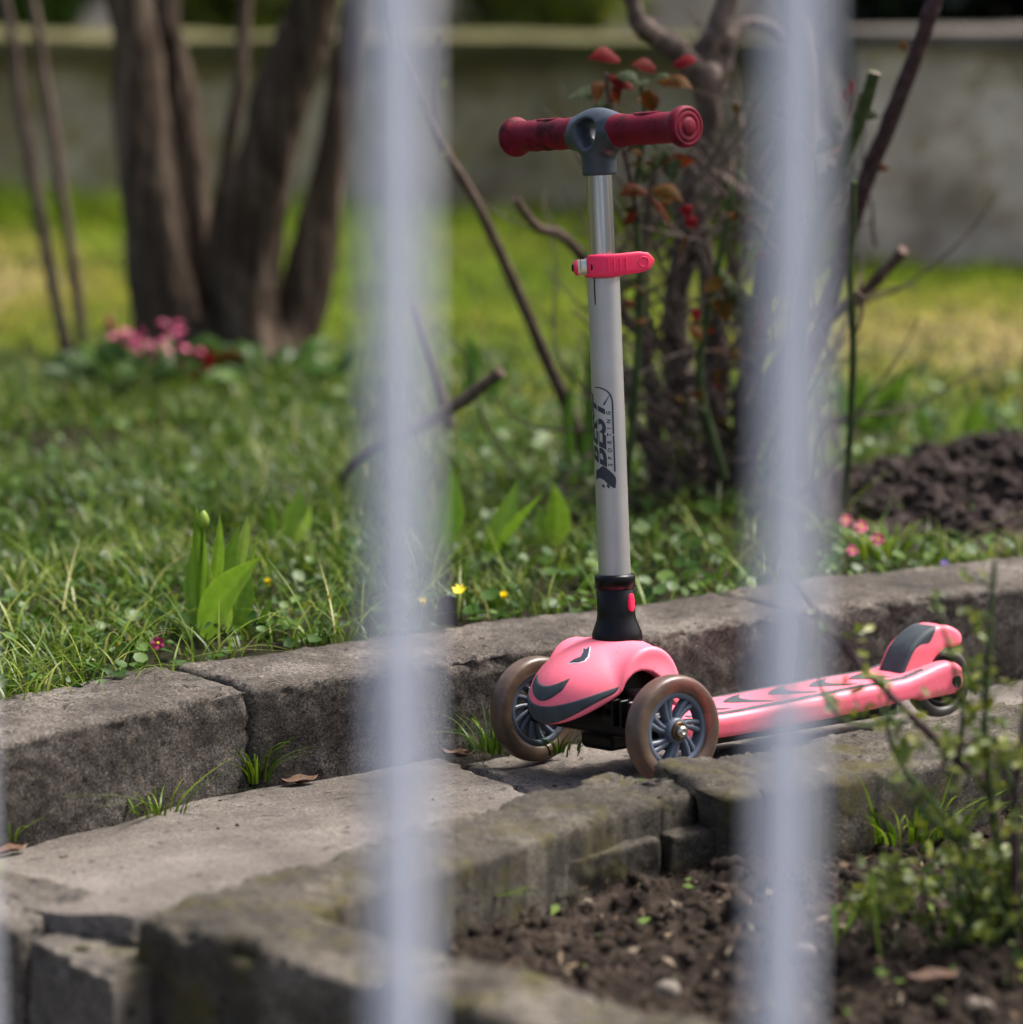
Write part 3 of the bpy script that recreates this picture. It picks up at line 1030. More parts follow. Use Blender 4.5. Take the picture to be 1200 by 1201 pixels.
col = mesh_object('stem_collar', *lathe([(-.004, .0262), (0, .0274), (.006, .0268), (.012, .0245), (.020, .0215), (.027, .0205), (.052, .0204), (.0525, .0199), (.0545, .0199), (.055, .0216), (.066, .0219), (.0685, .0210), (.0695, .0180)], C0, AX, 48), MAT['black'], scooter)
bn = A((-.33, .944, 0))
bp = [C0 + AX * s + bn * .0200 for s in np.linspace(.030, .049, 14)]
hw = .0052 * np.sqrt(np.clip(1 - (np.linspace(-1, 1, 14)) ** 2 * .96, .02, 1)) ** .7
mesh_object('release_button', *sweep(bp, hw, np.full(14, .0030), up=bn, seg=14, power=3), MAT['hot_pink'], col)
low_tube = mesh_object('lower_tube', *lathe([(.06, .0172), (.064, .0172), (.22, .0172), (.3840, .0172), (.3858, .0172), (.3861, .0168), (.3862, .0160), (.3862, .0145)], C0, AX, 64), MAT['silver'], scooter)
mesh_object('upper_tube', *lathe([(.36, .0142), (.39, .0142), (.47, .0142), (.500, .0142)], C0, AX, 64), MAT['chrome'], scooter)
# slot below the clamp
sl = []
for s in (.356, .384):
    for r in (-.0008, .0008):
        sl.append(cpt(s, .01733 * math.cos(-.62) + .0001, .01733 * math.sin(-.62) + r))
mb = MB(); mb.add(*sweep([cpt(s, .0172 * .815, -.0172 * .58) for s in np.linspace(.357, .386, 6)], [.0005, .0008, .0008, .0008, .0008, .0008], seg=8))
mb.build('clamp_slot', MAT['black'], low_tube)
# quick release clamp
clamp = mesh_object('clamp', *lathe([(.386, .0172), (.3862, .0195), (.388, .0202), (.404, .0202), (.4065, .0195), (.407, .0145)], C0, AX, 48), MAT['hot_pink'], scooter)
lp = catmull([cpt(.3985, .0175, -.0155), cpt(.3985, .0225, -.006), cpt(.3985, .0240, .006), cpt(.3990, .0215, .022), cpt(.4000, .0170, .038), cpt(.4005, .0125, .0535)], 40)
u = np.linspace(0, 1, 40)
lh = np.interp(u, [0, .03, .2, .8, .93, 1], [.0100, .0118, .0118, .0112, .0088, .0020])
mesh_object('clamp_lever', *sweep(lp, np.interp(u, [0, .1, .9, 1], [.003, .0038, .0034, .0015]), lh, up=AX, seg=20, power=4.5), MAT['hot_pink'], clamp)
lt = np.gradient(lp, axis=0); lt /= np.linalg.norm(lt, axis=1)[:, None]
ln = np.cross(lt, AX); ln *= np.sign(ln @ TW)[:, None]
mb = MB()
for k in (15, 18, 21, 24):
    c = lp[k] + ln[k] * .0037
    mb.add(*sweep([c - AX * .0062, c, c + AX * .0062], .0007, seg=6))
cc = lp[33] + ln[33] * .0034
ringp = [cc + lt[33] * .0052 * math.cos(a) + AX * .0052 * math.sin(a) for a in np.linspace(0, 2 * PI, 25)]
mb.add(*sweep(ringp, .0006, seg=6, up=ln[33]))
mb.build('lever_ribs', MAT['hot_pink'], clamp)
mb = MB()
mb.add(*sweep([cpt(.3975, .0125, -.0175), cpt(.3975, .0125, -.0235)], .0058, .0085, up=AX, seg=12, power=5))
mb.add(*sweep([cpt(.3975, .0125, -.0245), cpt(.3975, .0125, -.0265)], .0048, .0085, up=AX, seg=12, power=5))
mb.build('clamp_bracket', MAT['steel'], clamp)
mesh_object('clamp_cap', *lathe([(0, .0080), (.002, .0085), (.004, .0070), (.0048, .0035), (.005, 0)], cpt(.3975, .0120, -.0267), -RT, 24, cap=False), MAT['hot_pink'], clamp)
mesh_object('clamp_pin', *lathe([(0, .0042), (.0018, .0038), (.002, 0)], cpt(.3975, .0120, -.0315), -RT, 18, cap=False), MAT['black'], clamp)
mesh_object('clamp_notch', *sweep([cpt(.3975, .0222, -.0130), cpt(.3975, .0245, -.0050)], .0016, .0034, up=AX, seg=10, power=5), MAT['black'], clamp)

# decal on the lower tube, reading upwards
RD = .0172 + .00022


def wrap(u_, v_, lift=0.):
    """u along the tube from the decal foot, v across towards the left"""
    a = .24 - v_ / RD
    s = .181 + u_ * .82
    return C0 + AX * s + (TW * math.cos(a) + RT * math.sin(a)) * (RD + lift)


def text_mesh(body, size, x, y, shear=0., sx=1., bold=0., clip=None, spacing=1.):
    cu = bpy.data.curves.new('print', 'FONT'); cu.body = body; cu.size = size; cu.shear = shear; cu.offset = bold; cu.space_character = spacing
    cu.resolution_u = 4
    ob = bpy.data.objects.new('print', cu); COL.objects.link(ob)
    dg = bpy.context.evaluated_depsgraph_get()
    me = bpy.data.meshes.new_from_object(ob.evaluated_get(dg))
    import bmesh
    bm = bmesh.new(); bm.from_mesh(me)
    # cut into narrow strips across so that it can follow the tube
    for c in np.arange(-.002, size * 1.3, .0016):
        bmesh.ops.bisect_plane(bm, geom=bm.verts[:] + bm.edges[:] + bm.faces[:], plane_co=(0, c, 0), plane_no=(0, 1, 0))
    if clip:
        for c0, c1 in clip:
            rm = [f for f in bm.faces if c0 < f.calc_center_median().y < c1]
            bmesh.ops.delete(bm, geom=rm, context='FACES')
    bm.verts.index_update()
    V = [wrap(x + v.co.x * sx, y + v.co.y) for v in bm.verts]
    Fs = [tuple(v.index for v in f.verts) for f in bm.faces]
    bm.free()
    bpy.data.objects.remove(ob); bpy.data.curves.remove(cu); bpy.data.meshes.remove(me)
    return V, Fs


mb = MB()
mb.add(*text_mesh('SPORTING', .0062, .0062, .0028, .15, 1.10, .00022, spacing=2.62))
mb.add(*text_mesh('BEST', .0265, .004, .0092, .40, 1.52, .0009, clip=[(.0078, .0094)]))
mb.build('decal_lettering', MAT['decal'], low_tube)


def ribbon(pts, wid):
    P = catmull([(a, b, 0) for a, b in pts], 40); n = len(P)
    T = np.gradient(P, axis=0); T /= np.linalg.norm(T, axis=1)[:, None] + 1e-9
    W = np.interp(np.linspace(0, 1, n), np.linspace(0, 1, len(wid)), wid)
    V = []
    for i in range(n):
        for s in (-1, 1):
            V.append(wrap(P[i, 0] - T[i, 1] * W[i] * s, P[i, 1] + T[i, 0] * W[i] * s))
    return V, [(2 * i, 2 * i + 1, 2 * i + 3, 2 * i + 2) for i in range(n - 1)]


mb = MB()
mb.add(*ribbon([(-.001, .0002), (.02, .0002), (.0455, .0002)], [.0009, .0009, .0009]))
mb.add(*ribbon([(.0475, .0002), (.07, .0002), (.092, .0004), (.103, .005), (.108, .013), (.109, .020)], [.0009, .0009, .0009, .0006]))
mb.add(*ribbon([(.098, .003), (.090, .0075), (.086, .0095)], [.0003, .0008, .0012]))
up_ = catmull([(.0003, .024, 0), (.0035, .018, 0), (.0067, .0121, 0), (-.0033, .0026, 0), (-.0108, -.0008, 0), (-.0215, 0, 0)], 26)
lo_ = catmull([(-.0122, .024, 0), (-.0089, .0194, 0), (-.0108, .0134, 0), (-.0164, .0085, 0), (-.0215, .0031, 0), (-.0225, .001, 0)], 26)
V = [wrap(*(up_[i] * (1 - t) + lo_[i] * t)[:2]) for i in range(26) for t in np.linspace(0, 1, 6)]
mb.add(V, [(i * 6 + j, i * 6 + j + 1, (i + 1) * 6 + j + 1, (i + 1) * 6 + j) for i in range(25) for j in range(5)])
mb.add(*ribbon([(-.0225, .0068), (-.0195, .0080), (-.0165, .0090)], [.0003, .0016, .0003]))
mb.add(*ribbon([(-.0215, .0125), (-.0190, .0135), (-.0165, .0145)], [.0003, .0016, .0003]))
mb.build('decal_frame', MAT['decal'], low_tube)

# handlebar: head with a hole through it, two grips
HY = A((-.148, .989, 0)); HX = A((.989, .148, 0)); HC = C0 + AX * .5385


def head(x, y, z):
    neck_r = np.interp(z, [-.05, -.03, -.016, 0.0], [.0182, .0186, .0200, .0215])
    d = smax(np.hypot(x, y) - neck_r, np.abs(z + .020) - .0255, .002)
    arm = smax(np.hypot(x, z + .001) - .0178, np.abs(y) - .036, .003)
    d = smin(d, arm, .012)
    dome = (np.sqrt((x / .0205) ** 2 + (y / .038) ** 2 + ((z - .001) / .0245) ** 2) - 1) * .021
    d = smin(d, dome, .008)
    # through hole, rounded triangle narrowing inwards
    hr = .0098 + .0055 * np.clip(np.abs(x) / .02, 0, 1) ** 1.5
    tri = np.hypot(y * .86, (z - .0035) * (1.0 + .25 * np.sign(z - .0035))) - hr
    return smax(d, -tri, .004)


V, Fq = surface_net(head, (-.03, -.042, -.05), (.03, .042, .034), .0011)
V = HC + V[:, :1] * HX + V[:, 1:2] * HY + V[:, 2:3] * AX
mesh_object('handlebar_head', V, Fq, MAT['head'], scooter)
for s in (1, -1):
    pr = [(.029, .0150), (.0292, .0176), (.031, .0182), (.036, .0178), (.042, .0170), (.050, .0166)]
    if s < 0:
        for k in range(3):
            b0 = .050 + .020 * k
            pr += [(b0 + .004, .0165), (b0 + .010, .0172), (b0 + .016, .0165)]
    else:
        pr += [(.058, .0164), (.072, .0165), (.092, .0163), (.106, .0162)]
    pr += [(.118, .0164), (.124, .0172), (.1275, .0186), (.1295, .0205), (.132, .0214), (.135, .0217), (.138, .0213), (.1405, .0200), (.1412, .0175), (.1405, .0170), (.1407, .0158), (.1413, .0150), (.1413, .0108), (.1407, .0102), (.1420, .0090), (.1432, .005), (.1436, 0)]
    g = mesh_object('grip', *lathe(pr, HC, HY * s, 48, cap=False), MAT['grip'], scooter)
    # raised thumb pad on top of the grip
    P = [HC + HY * s * a + AX * .0148 for a in np.linspace(.058, .098, 14)]
    hw = .0085 * np.sqrt(np.clip(1 - np.linspace(-1, 1, 14) ** 2, .02, 1))
    mesh_object('thumb_pad', *sweep(P, hw, np.full(14, .0030), up=AX, seg=14, power=2.6), MAT['grip'], g)

# ------------------------------------------------------------------ vegetation
GREEN = [(0, (.007, .021, .001)), (.3, (.030, .076, .003)), (.6, (.088, .158, .006)), (.8, (.20, .265, .022)), (1, (.34, .30, .12))]
MAT['grass'] = leafy('grass', GREEN, .40, .32, .28)
MAT['cover'] = leafy('ground cover leaf', [(0, (.014, .040, .006)), (.5, (.036, .088, .009)), (1, (.10, .175, .028))], .42, .3, .24)
MAT['far_grass'] = leafy('mown lawn', [(0, (.085, .180, .012)), (.4, (.20, .29, .020)), (.7, (.34, .335, .045)), (1, (.52, .42, .18))], .7, .4, .12)
MAT['tulip'] = leafy('tulip leaf', [(0, (.045, .115, .018)), (.5, (.15, .27, .018)), (1, (.34, .45, .08))], .42, .35, .35)
MAT['rose_leaf'] = leafy('young rose leaf', [(0, (.13, .005, .009)), (.3, (.075, .010, .004)), (.55, (.075, .036, .003)), (.8, (.022, .026, .008)), (1, (.055, .072, .038))], .6, .35, .07)
MAT['spring_leaf'] = leafy('fresh spring leaf', [(0, (.035, .065, .010)), (.5, (.11, .15, .014)), (1, (.21, .23, .025))], .42, .35)
MAT['dark_leaf'] = leafy('evergreen leaf', [(0, (.006, .012, .006)), (.6, (.014, .028, .010)), (1, (.04, .06, .02))], .4, .1)
MAT['bark'] = bark('grey brown bark', (.014, .009, .006), (.066, .045, .030), (.19, .142, .10), 26, 4, 1.)
MAT['rose_bark'] = bark('gnarled bark', (.034, .025, .020), (.10, .076, .063), (.21, .165, .14), 60, 40)
MAT['stick'] = bark('dry stick', (.05, .034, .026), (.115, .080, .062), (.20, .15, .12), 80, 25, .4)
MAT['cane'] = bark('purple cane', (.028, .015, .017), (.060, .036, .040), (.12, .08, .085), 90, 60, .4)
MAT['green_cane'] = bark('green cane', (.022, .038, .014), (.045, .07, .024), (.085, .11, .045), 80, 30, .3)
MAT['yellow'] = plain('celandine petal', (.80, .66, .015), .4, vary=.12)
MAT['magenta'] = plain('magenta petal', (.26, .004, .06), .5, vary=.3)
MAT['rosy'] = plain('rosy petal', (.50, .065, .15), .5, vary=.4, vscale=90)
MAT['violet'] = plain('violet petal', (.09, .02, .42), .5, vary=.3)
MAT['dead'] = plain('dead leaf', (.085, .040, .019), .6, vary=.5, vscale=90, bmp=.3)


def grass_mesh(name, X, Y, Z, h, w, lean, tone, mat, seed, segs=4, parent=None, kind=None, label=None, droop=.5):
    r = np.random.default_rng(seed); n = len(X)
    ph = r.uniform(0, 2 * PI, n); tw = ph + PI / 2 + r.normal(0, .5, n)
    V = np.zeros((n, segs * 2 + 1, 3))
    B = np.column_stack([X, Y, Z])
    D = np.column_stack([np.cos(ph), np.sin(ph), 0 * ph]); W = np.column_stack([np.cos(tw), np.sin(tw), 0 * ph])
    dr = r.uniform(0, droop, n)
    for k in range(segs + 1):
        t = k / segs
        c = B + D * (lean * h * t ** 1.8)[:, None]
        c[:, 2] += h * (t - dr * t ** 2.6)
        wd = w * (1 - t ** 2) * .5
        if k < segs:
            V[:, 2 * k] = c - W * wd[:, None]; V[:, 2 * k + 1] = c + W * wd[:, None]
        else:
            V[:, 2 * k] = c
    m = segs * 2 + 1
    off = (np.arange(n) * m)[:, None]
    tri = []
    for k in range(segs - 1):
        a = 2 * k
        tri += [(a, a + 1, a + 3), (a, a + 3, a + 2)]
    a = 2 * (segs - 1); tri.append((a, a + 1, a + 2))
    Fq = (A(tri)[None] + off[:, :, None]).reshape(-1, 3)
    o = mesh_object(name, V.reshape(-1, 3), Fq, mat, parent, True, np.repeat(tone, m))
    return tag(o, label, kind=kind)


def leaves_mesh(name, P, nrm, size, tone, mat, seed, aspect=1., pts=7, cup=.2, parent=None, kind=None, label=None):
    """flat-ish leaves (fans) at P with normals nrm"""
    r = np.random.default_rng(seed); n = len(P)
    nrm = nrm / np.linalg.norm(nrm, axis=1)[:, None]
    q = r.normal(size=(n, 3)); u = np.cross(nrm, q); u /= np.linalg.norm(u, axis=1)[:, None] + 1e-9
    v = np.cross(nrm, u)
    V = np.zeros((n, pts + 1, 3)); V[:, 0] = P
    for k in range(pts):
        a = 2 * PI * k / pts
        rr = (1 - .18 * (k == 0)) * (1 + r.uniform(-.12, .12, n))
        V[:, k + 1] = P + (u * math.cos(a) + v * math.sin(a) * aspect) * (size * rr)[:, None] + nrm * (size * cup * r.uniform(.4, 1.3, n))[:, None]
    tri = A([(0, k + 1, (k + 1) % pts + 1) for k in range(pts)])
    Fq = (tri[None] + (np.arange(n) * (pts + 1))[:, None, None]).reshape(-1, 3)
    o = mesh_object(name, V.reshape(-1, 3), Fq, mat, parent, True, np.repeat(tone, pts + 1))
    return tag(o, label, kind=kind)


def patch(X, Y, s, seed): return .5 + .5 * fbm(pn(X, Y, s), seed, 3)


def behind(X, Y, m=.15): return Y > line_at(FAR, np.clip(X, -1.3, 1.6)) + m * 1.22


# small clearings in front of the flowers and the tulips
CLEAR = [(-.335, 3.77, .085), (-.28, 3.77, .05), (-.215, 3.83, .035), (-.295, 3.97, .05), (-.43, 3.63, .035), (-.39, 3.66, .04), (-.06, 3.84, .05), (-.01, 3.86, .03), (-.10, 3.80, .03)]

# near lawn: tall uneven grass left of the scooter, thinner to the right
r_ = np.random.default_rng(21)
n = 190000
X = r_.uniform(-1.7, 1.9, n); Y = 3.25 + 2.75 * r_.random(n) ** .8
k = behind(X, Y, .140) & (mound(X, Y) < .018)
dens = np.clip(patch(X, Y, 6, 31) * 2.1 - .40, .05, 1) * np.where(X > .02, .6, 1.) * np.where((X > -.12) & (X < .1), .8, 1)
k &= r_.random(n) < dens
for fx_, fy_, fr_ in CLEAR:
    k &= (np.hypot(X - fx_, Y - fy_) > fr_ * .8) | (r_.random(n) < .22)
X, Y = X[k], Y[k]; n = len(X)
tone = np.clip(.42 + .25 * r_.normal(size=n) * 1.0 + .25 * (patch(X, Y, 3, 33) - .5), 0, .88)
tone = np.where(r_.random(n) < .03, 1., tone)
hh = r_.uniform(.022, .062, n) * (.75 + .6 * patch(X, Y, 4, 35)) * np.where(X > .02, .75, 1)
grass_mesh('lawn_grass', X, Y, lawn_z(X, Y) - .002, hh, r_.uniform(.0016, .0038, n), r_.uniform(.2, 1.2, n), tone, MAT['grass'], 41, kind='stuff', label='long uneven spring grass behind the kerb', droop=.55)

# longer arching blades along the kerb
n = 5200
X = r_.uniform(-1.3, 1.3, n); Y = line_at(FAR, np.clip(X, -1.3, 1.6)) + .182 + .75 * r_.random(n) ** 1.7
k = (mound(X, Y) < .015)
for fx_, fy_, fr_ in CLEAR:
    k &= np.hypot(X - fx_, Y - fy_) > fr_
k &= (r_.random(n) < np.where(X > -.1, .45, 1) * np.clip(patch(X, Y, 7, 36) * 1.4, .1, 1))
X, Y = X[k], Y[k]; n = len(X)
grass_mesh('arching_grass', X, Y, lawn_z(X, Y) - .002, r_.uniform(.045, .105, n), r_.uniform(.0016, .0034, n), r_.uniform(.5, 1.9, n), np.clip(r_.normal(.62, .2, n), .1, .95), MAT['grass'], 43, segs=7, kind='stuff', label='long arching grass blades along the kerb', droop=.75)

# rosettes of round leaves between the blades, thickest along the kerb
n = 22000
X = r_.uniform(-1.4, 1.6, n); Y = 3.3 + 2.3 * r_.random(n) ** 1.5
kd = (Y - line_at(FAR, np.clip(X, -1.3, 1.6)))
k = behind(X, Y, .142) & (mound(X, Y) < .012) & (r_.random(n) < np.clip(patch(X, Y, 6, 51) * 1.5 - .25 + .5 * (kd < .30), .06, 1)) & (r_.random(n) < np.where(X < -.05, .55, 1))
X, Y = X[k], Y[k]; n = len(X)
P = np.column_stack([X, Y, lawn_z(X, Y) + r_.uniform(.004, .030, n)])
nr = np.column_stack([r_.normal(0, .45, n), r_.normal(-.15, .45, n), np.ones(n)])
leaves_mesh('ground_cover', P, nr, r_.uniform(.0032, .0088, n) * np.where(X > -.12, 1.4, 1.1), np.clip(r_.normal(.55, .28, n), 0, 1), MAT['cover'], 52, kind='stuff', label='low round leaved ground cover along the kerb')

# mown lawn farther back
n = 110000
X = r_.uniform(-3.6, 3.8, n); Y = 5.3 + 3.1 * r_.random(n)
k = (Y < np.where(X > .72, 7.2, 8.22)) & (mound(X, Y) < .02) & (r_.random(n) < np.clip((Y - 5.2) / .6, 0, 1))
X, Y = X[k], Y[k]; n = len(X)
pt = patch(X, Y, 1.3, 61)
dry = np.exp(-(((X + 1.25) / .55) ** 2 + ((Y - 6.9) / .8) ** 2)) + .9 * np.exp(-(((X - 1.0) / .55) ** 2 + ((Y - 6.0) / .45) ** 2)) + .5 * np.exp(-(((X - .6) / .5) ** 2 + ((Y - 6.5) / .5) ** 2))
tone = np.clip(.12 + .5 * pt + .75 * dry + .12 * r_.normal(size=n), 0, 1)
grass_mesh('mown_lawn', X, Y, lawn_z(X, Y) - .004, r_.uniform(.015, .04, n), r_.uniform(.004, .009, n), r_.uniform(.2, .9, n), tone, MAT['far_grass'], 62, segs=2, kind='stuff', label='yellow green mown lawn in front of the walls')
# rank green grass at the wall foot
n = 9000
X = r_.uniform(-3.2, 3.6, n); Y = np.where(X > .72, 7.17, 8.17) - r_.random(n) ** 2 * .28
tone = np.clip(.32 + .12 * r_.normal(size=n), 0, .7)
grass_mesh('wall_foot_grass', X, Y, lawn_z(X, Y) - .004, r_.uniform(.04, .12, n) * (.4 + patch(X, Y, 2, 71)), r_.uniform(.004, .008, n), r_.uniform(.2, .8, n), tone, MAT['far_grass'], 72, segs=3, kind='stuff', label='taller green grass along the foot of the walls')


def blade_leaf(base, tip, width, bend=(0, 0, 0), fold=.25, n=12, across=None, twist=0., belly=.45, saw=0.):
    """one broad leaf from base to tip with a channel along its middle"""
    b, t = A(base, float), A(tip, float)
    L = np.linalg.norm(t - b)
    ax = (t - b) / L
    ac = A(across if across is not None else np.cross(ax, (0, 1, .2)), float)
    ac -= ax * (ac @ ax); ac /= np.linalg.norm(ac)
    nn = np.cross(ax, ac)
    V = []
    for i in range(n):
        s = i / (n - 1)
        w = width * .5 * (abs(math.sin(PI * min(1, s ** (math.log(.5) / math.log(belly))))) ** (.75 if s < belly else 1.15) if s > 0 else .0)
        w = max(w, width * .14 * (1 - s)) * (1 + saw * (1 if i % 2 else -1))
        c = b + (t - b) * s + A(bend) * math.sin(PI * s) * L
        a2 = ac * math.cos(twist * s) + nn * math.sin(twist * s); n2 = np.cross(ax, a2)
        for q in (-1, -.5, 0, .5, 1):
            V.append(c + a2 * w * q + n2 * fold * w * abs(q) ** 1.6)
    F_ = [(i * 5 + j, i * 5 + j + 1, (i + 1) * 5 + j + 1, (i + 1) * 5 + j) for i in range(n - 1) for j in range(4)]
    return V, F_


def rel(o, root):
    o.location = -A(root.location); return o


def leaf_part(root, name, base, tip, width, mat, tone=.5, **kw):
    V, F_ = blade_leaf(base, tip, width, **kw)
    return rel(mesh_object(name, V, F_, mat, root, True, [min(1, max(0, tone + .07 * (-1) ** (i % 5) + .04 * math.sin(i * .7))) for i in range(len(V))]), root)


def plant(name, loc, label, cat, group=None):
    return tag(empty(name, loc), label, cat, group)


# tulips in bud by the kerb
p = plant('tulip', (-0.359, 3.857, 0.090), 'upright tulip in tight green bud between two narrow leaves near the kerb crack', 'tulip')
YT = 3.83
leaf_part(p, 'leaf', (-0.360, 3.830, 0.096), (-0.360, 3.820, 0.250), .017, MAT['tulip'], .45, fold=.5, bend=(.02, 0, 0), belly=.6)
leaf_part(p, 'leaf', (-0.356, 3.830, 0.098), (-0.332, 3.810, 0.241), .015, MAT['tulip'], .55, fold=.4, bend=(.04, 0, 0), belly=.55)
leaf_part(p, 'leaf', (-0.362, 3.840, 0.092), (-0.369, 3.860, 0.193), .017, MAT['tulip'], .35, bend=(-.05, 0, 0))
leaf_part(p, 'leaf', (-0.355, 3.820, 0.097), (-0.346, 3.800, 0.190), .014, MAT['tulip'], .7, bend=(.06, 0, 0))
rel(mesh_object('stem', *sweep(catmull([(-0.360, 3.830, 0.090), (-0.357, 3.830, 0.149), (-0.352, 3.820, 0.223)], 10), .0022, seg=8), MAT['tulip'], p, True, .5), p)
rel(mesh_object('bud', *lathe([(0, .002), (.003, .0058), (.009, .0070), (.015, .0052), (.020, .0015), (.0205, 0)], (-0.352, 3.820, 0.222), (.02, 0, 1), 14), MAT['tulip'], p, True, .85), p)
p = plant('tulip', (-0.340, 3.875, 0.090), 'broad leaved tulip with one wide leaf leaning right beside the bud', 'tulip')
leaf_part(p, 'leaf', (-0.352, 3.790, 0.100), (-0.278, 3.740, 0.207), .040, MAT['tulip'], .5, fold=.35, across=(-.5, .25, 1), bend=(-.04, 0, .06), belly=.36)
leaf_part(p, 'leaf', (-0.335, 3.860, 0.093), (-0.315, 3.880, 0.215), .030, MAT['tulip'], .42, fold=.35, bend=(-.06, 0, 0), belly=.4)
leaf_part(p, 'leaf', (-0.325, 3.860, 0.097), (-0.305, 3.870, 0.227), .012, MAT['tulip'], .8, fold=.5, belly=.75)
leaf_part(p, 'leaf', (-0.322, 3.850, 0.099), (-0.292, 3.860, 0.210), .010, MAT['tulip'], .6, fold=.5)
leaf_part(p, 'leaf', (-0.314, 3.830, 0.100), (-0.299, 3.840, 0.162), .020, MAT['tulip'], .3, fold=.3)
leaf_part(p, 'leaf', (-0.324, 3.780, 0.108), (-0.317, 3.770, 0.148), .008, MAT['tulip'], .7)
leaf_part(p, 'leaf', (-0.290, 3.800, 0.110), (-0.272, 3.800, 0.148), .008, MAT['tulip'], .2)
for i, (lab, lv) in enumerate([
    ('wide upright tulip leaves left of the scooter stem', [((0.057, 4.280, 0.106), (0.052, 4.260, 0.195), .032, .55), ((0.050, 4.280, 0.100), (0.035, 4.300, 0.158), .018, .4)]),
    ('tulip leaves leaning right behind the kerb', [((-0.035, 4.260, 0.099), (0.008, 4.300, 0.188), .030, .45), ((-0.027, 4.260, 0.093), (0.043, 4.200, 0.193), .014, .5)]),
    ('blurred broad tulip leaf half hidden by the left fence bar', [((-0.091, 4.200, 0.111), (-0.076, 4.160, 0.238), .036, .25), ((-0.107, 4.200, 0.122), (-0.120, 4.200, 0.210), .024, .2)]),
    ('pale tulip clump behind the budding tulips', [((-0.292, 4.320, 0.092), (-0.274, 4.340, 0.172), .034, .5), ((-0.302, 4.300, 0.102), (-0.309, 4.300, 0.163), .016, .3), ((-0.280, 4.300, 0.102), (-0.256, 4.280, 0.161), .014, .75)]),
    ('narrow dark bulb leaves right behind the scooter stem', [((0.096, 4.700, 0.117), (0.104, 4.700, 0.333), .020, .1), ((0.087, 4.750, 0.101), (0.091, 4.750, 0.278), .016, .15), ((0.111, 4.650, 0.126), (0.118, 4.650, 0.257), .016, .2)]),
    ('dark bulb leaves left of the long leaning stick', [((-0.067, 5.100, 0.160), (-0.064, 5.100, 0.271), .022, .05), ((-0.039, 5.100, 0.154), (0.000, 5.100, 0.226), .020, .1), ((-0.105, 5.200, 0.144), (-0.125, 5.200, 0.211), .018, .1)]),
    ('tall green bulb leaves at the left edge of the right lawn', [((0.543, 5.200, 0.097), (0.617, 5.200, 0.211), .035, .35), ((0.534, 5.200, 0.097), (0.545, 5.200, 0.197), .03, .3), ((0.560, 5.200, 0.097), (0.592, 5.200, 0.164), .03, .4), ((0.517, 5.100, 0.115), (0.496, 5.100, 0.200), .03, .2)]),
    ('pale bent bulb leaves behind the soil heap', [((0.660, 5.100, 0.095), (0.687, 5.100, 0.160), .024, .9), ((0.699, 5.100, 0.088), (0.710, 5.100, 0.171), .034, .4), ((0.712, 5.100, 0.088), (0.739, 5.100, 0.134), .026, .5), ((0.634, 5.100, 0.101), (0.620, 5.100, 0.160), .018, .2)]),
]):
    p = plant('bulb_plant', (float(lv[0][0][0]), float(lv[0][0][1]), .10), lab, 'plant', 'bulb plants without flowers')
    for k, (b, t, w, tn) in enumerate(lv):
        leaf_part(p, 'leaf', b, t, w, MAT['tulip'], tn, fold=.35, bend=(.05 * (-1) ** k, 0, .0), belly=.42)


# small yellow celandine flowers
def star_flower(name, c, r, n, mat, label, cat, group, face=(0, -.5, 1), stem=.03, pw=.45, closed=0., foot=None):
    p = plant(name, (c[0], c[1], c[2] - stem), label, cat, group)
    f = A(face, float); f /= np.linalg.norm(f)
    u = np.cross(f, (1, .1, 0)); u /= np.linalg.norm(u); v = np.cross(f, u)
    for k in range(n):
        a = 2 * PI * k / n + .3
        d = (u * math.cos(a) + v * math.sin(a)) * (1 - closed) + f * (.25 + closed)
        d /= np.linalg.norm(d)
        V, F_ = blade_leaf(A(c), A(c) + d * r, r * pw, fold=.3, n=6, across=np.cross(d, f), belly=.55)
        rel(mesh_object('petal', V, F_, mat, p), p)
    rel(mesh_object('heart', *lathe([(0, r * .1), (r * .12, r * .22), (r * .22, r * .14), (r * .25, 0)], A(c), f, 10, cap=False), MAT['yellow'], p), p)
    rel(mesh_object('stem', *sweep(catmull([A(c) - A((.004, 0, stem)), A(c) - A((.002, 0, stem * .5)), c], 8), .0009, seg=6), MAT['tulip'], p, True, .4), p)
    return p


for c, lab, cl in [
    ((-0.212, 3.860, 0.128), 'closed yellow flower just left of the left fence bar', .9),
    ((-0.294, 4.020, 0.111), 'closed yellow flower above its dark neighbour beside the broad tulip leaf', .7),
    ((-0.310, 3.920, 0.107), 'yellow flower low beside the broad tulip leaf', .6),
    ((-0.433, 3.660, 0.117), 'closed yellow flower nearest the kerb at the far left', .95),
    ((-0.103, 3.840, 0.127), 'pale yellow flower seen through the edge of the left fence bar', .6),
    ((-0.061, 3.870, 0.136), 'open yellow star flower behind the dark plant marker', .25),
    ((-0.009, 3.900, 0.121), 'small yellow flower between the plant marker and the scooter stem', .6)]:
    star_flower('yellow_flower', c, .0105, 7, MAT['yellow'], lab, 'flower', 'small yellow flowers', closed=cl, stem=.035)
star_flower('primrose', (-0.394, 3.700, 0.115), .0085, 5, MAT['magenta'], 'magenta primrose with a yellow eye in the grass behind the left kerb stone', 'flower', None, face=(0, -1, .5), stem=.02, pw=.9)
star_flower('primrose', (-0.400, 3.640, 0.112), .004, 5, MAT['magenta'], 'tiny dark magenta bud below the primrose', 'flower', None, face=(0, -1, .5), stem=.012, pw=.9, closed=.8)
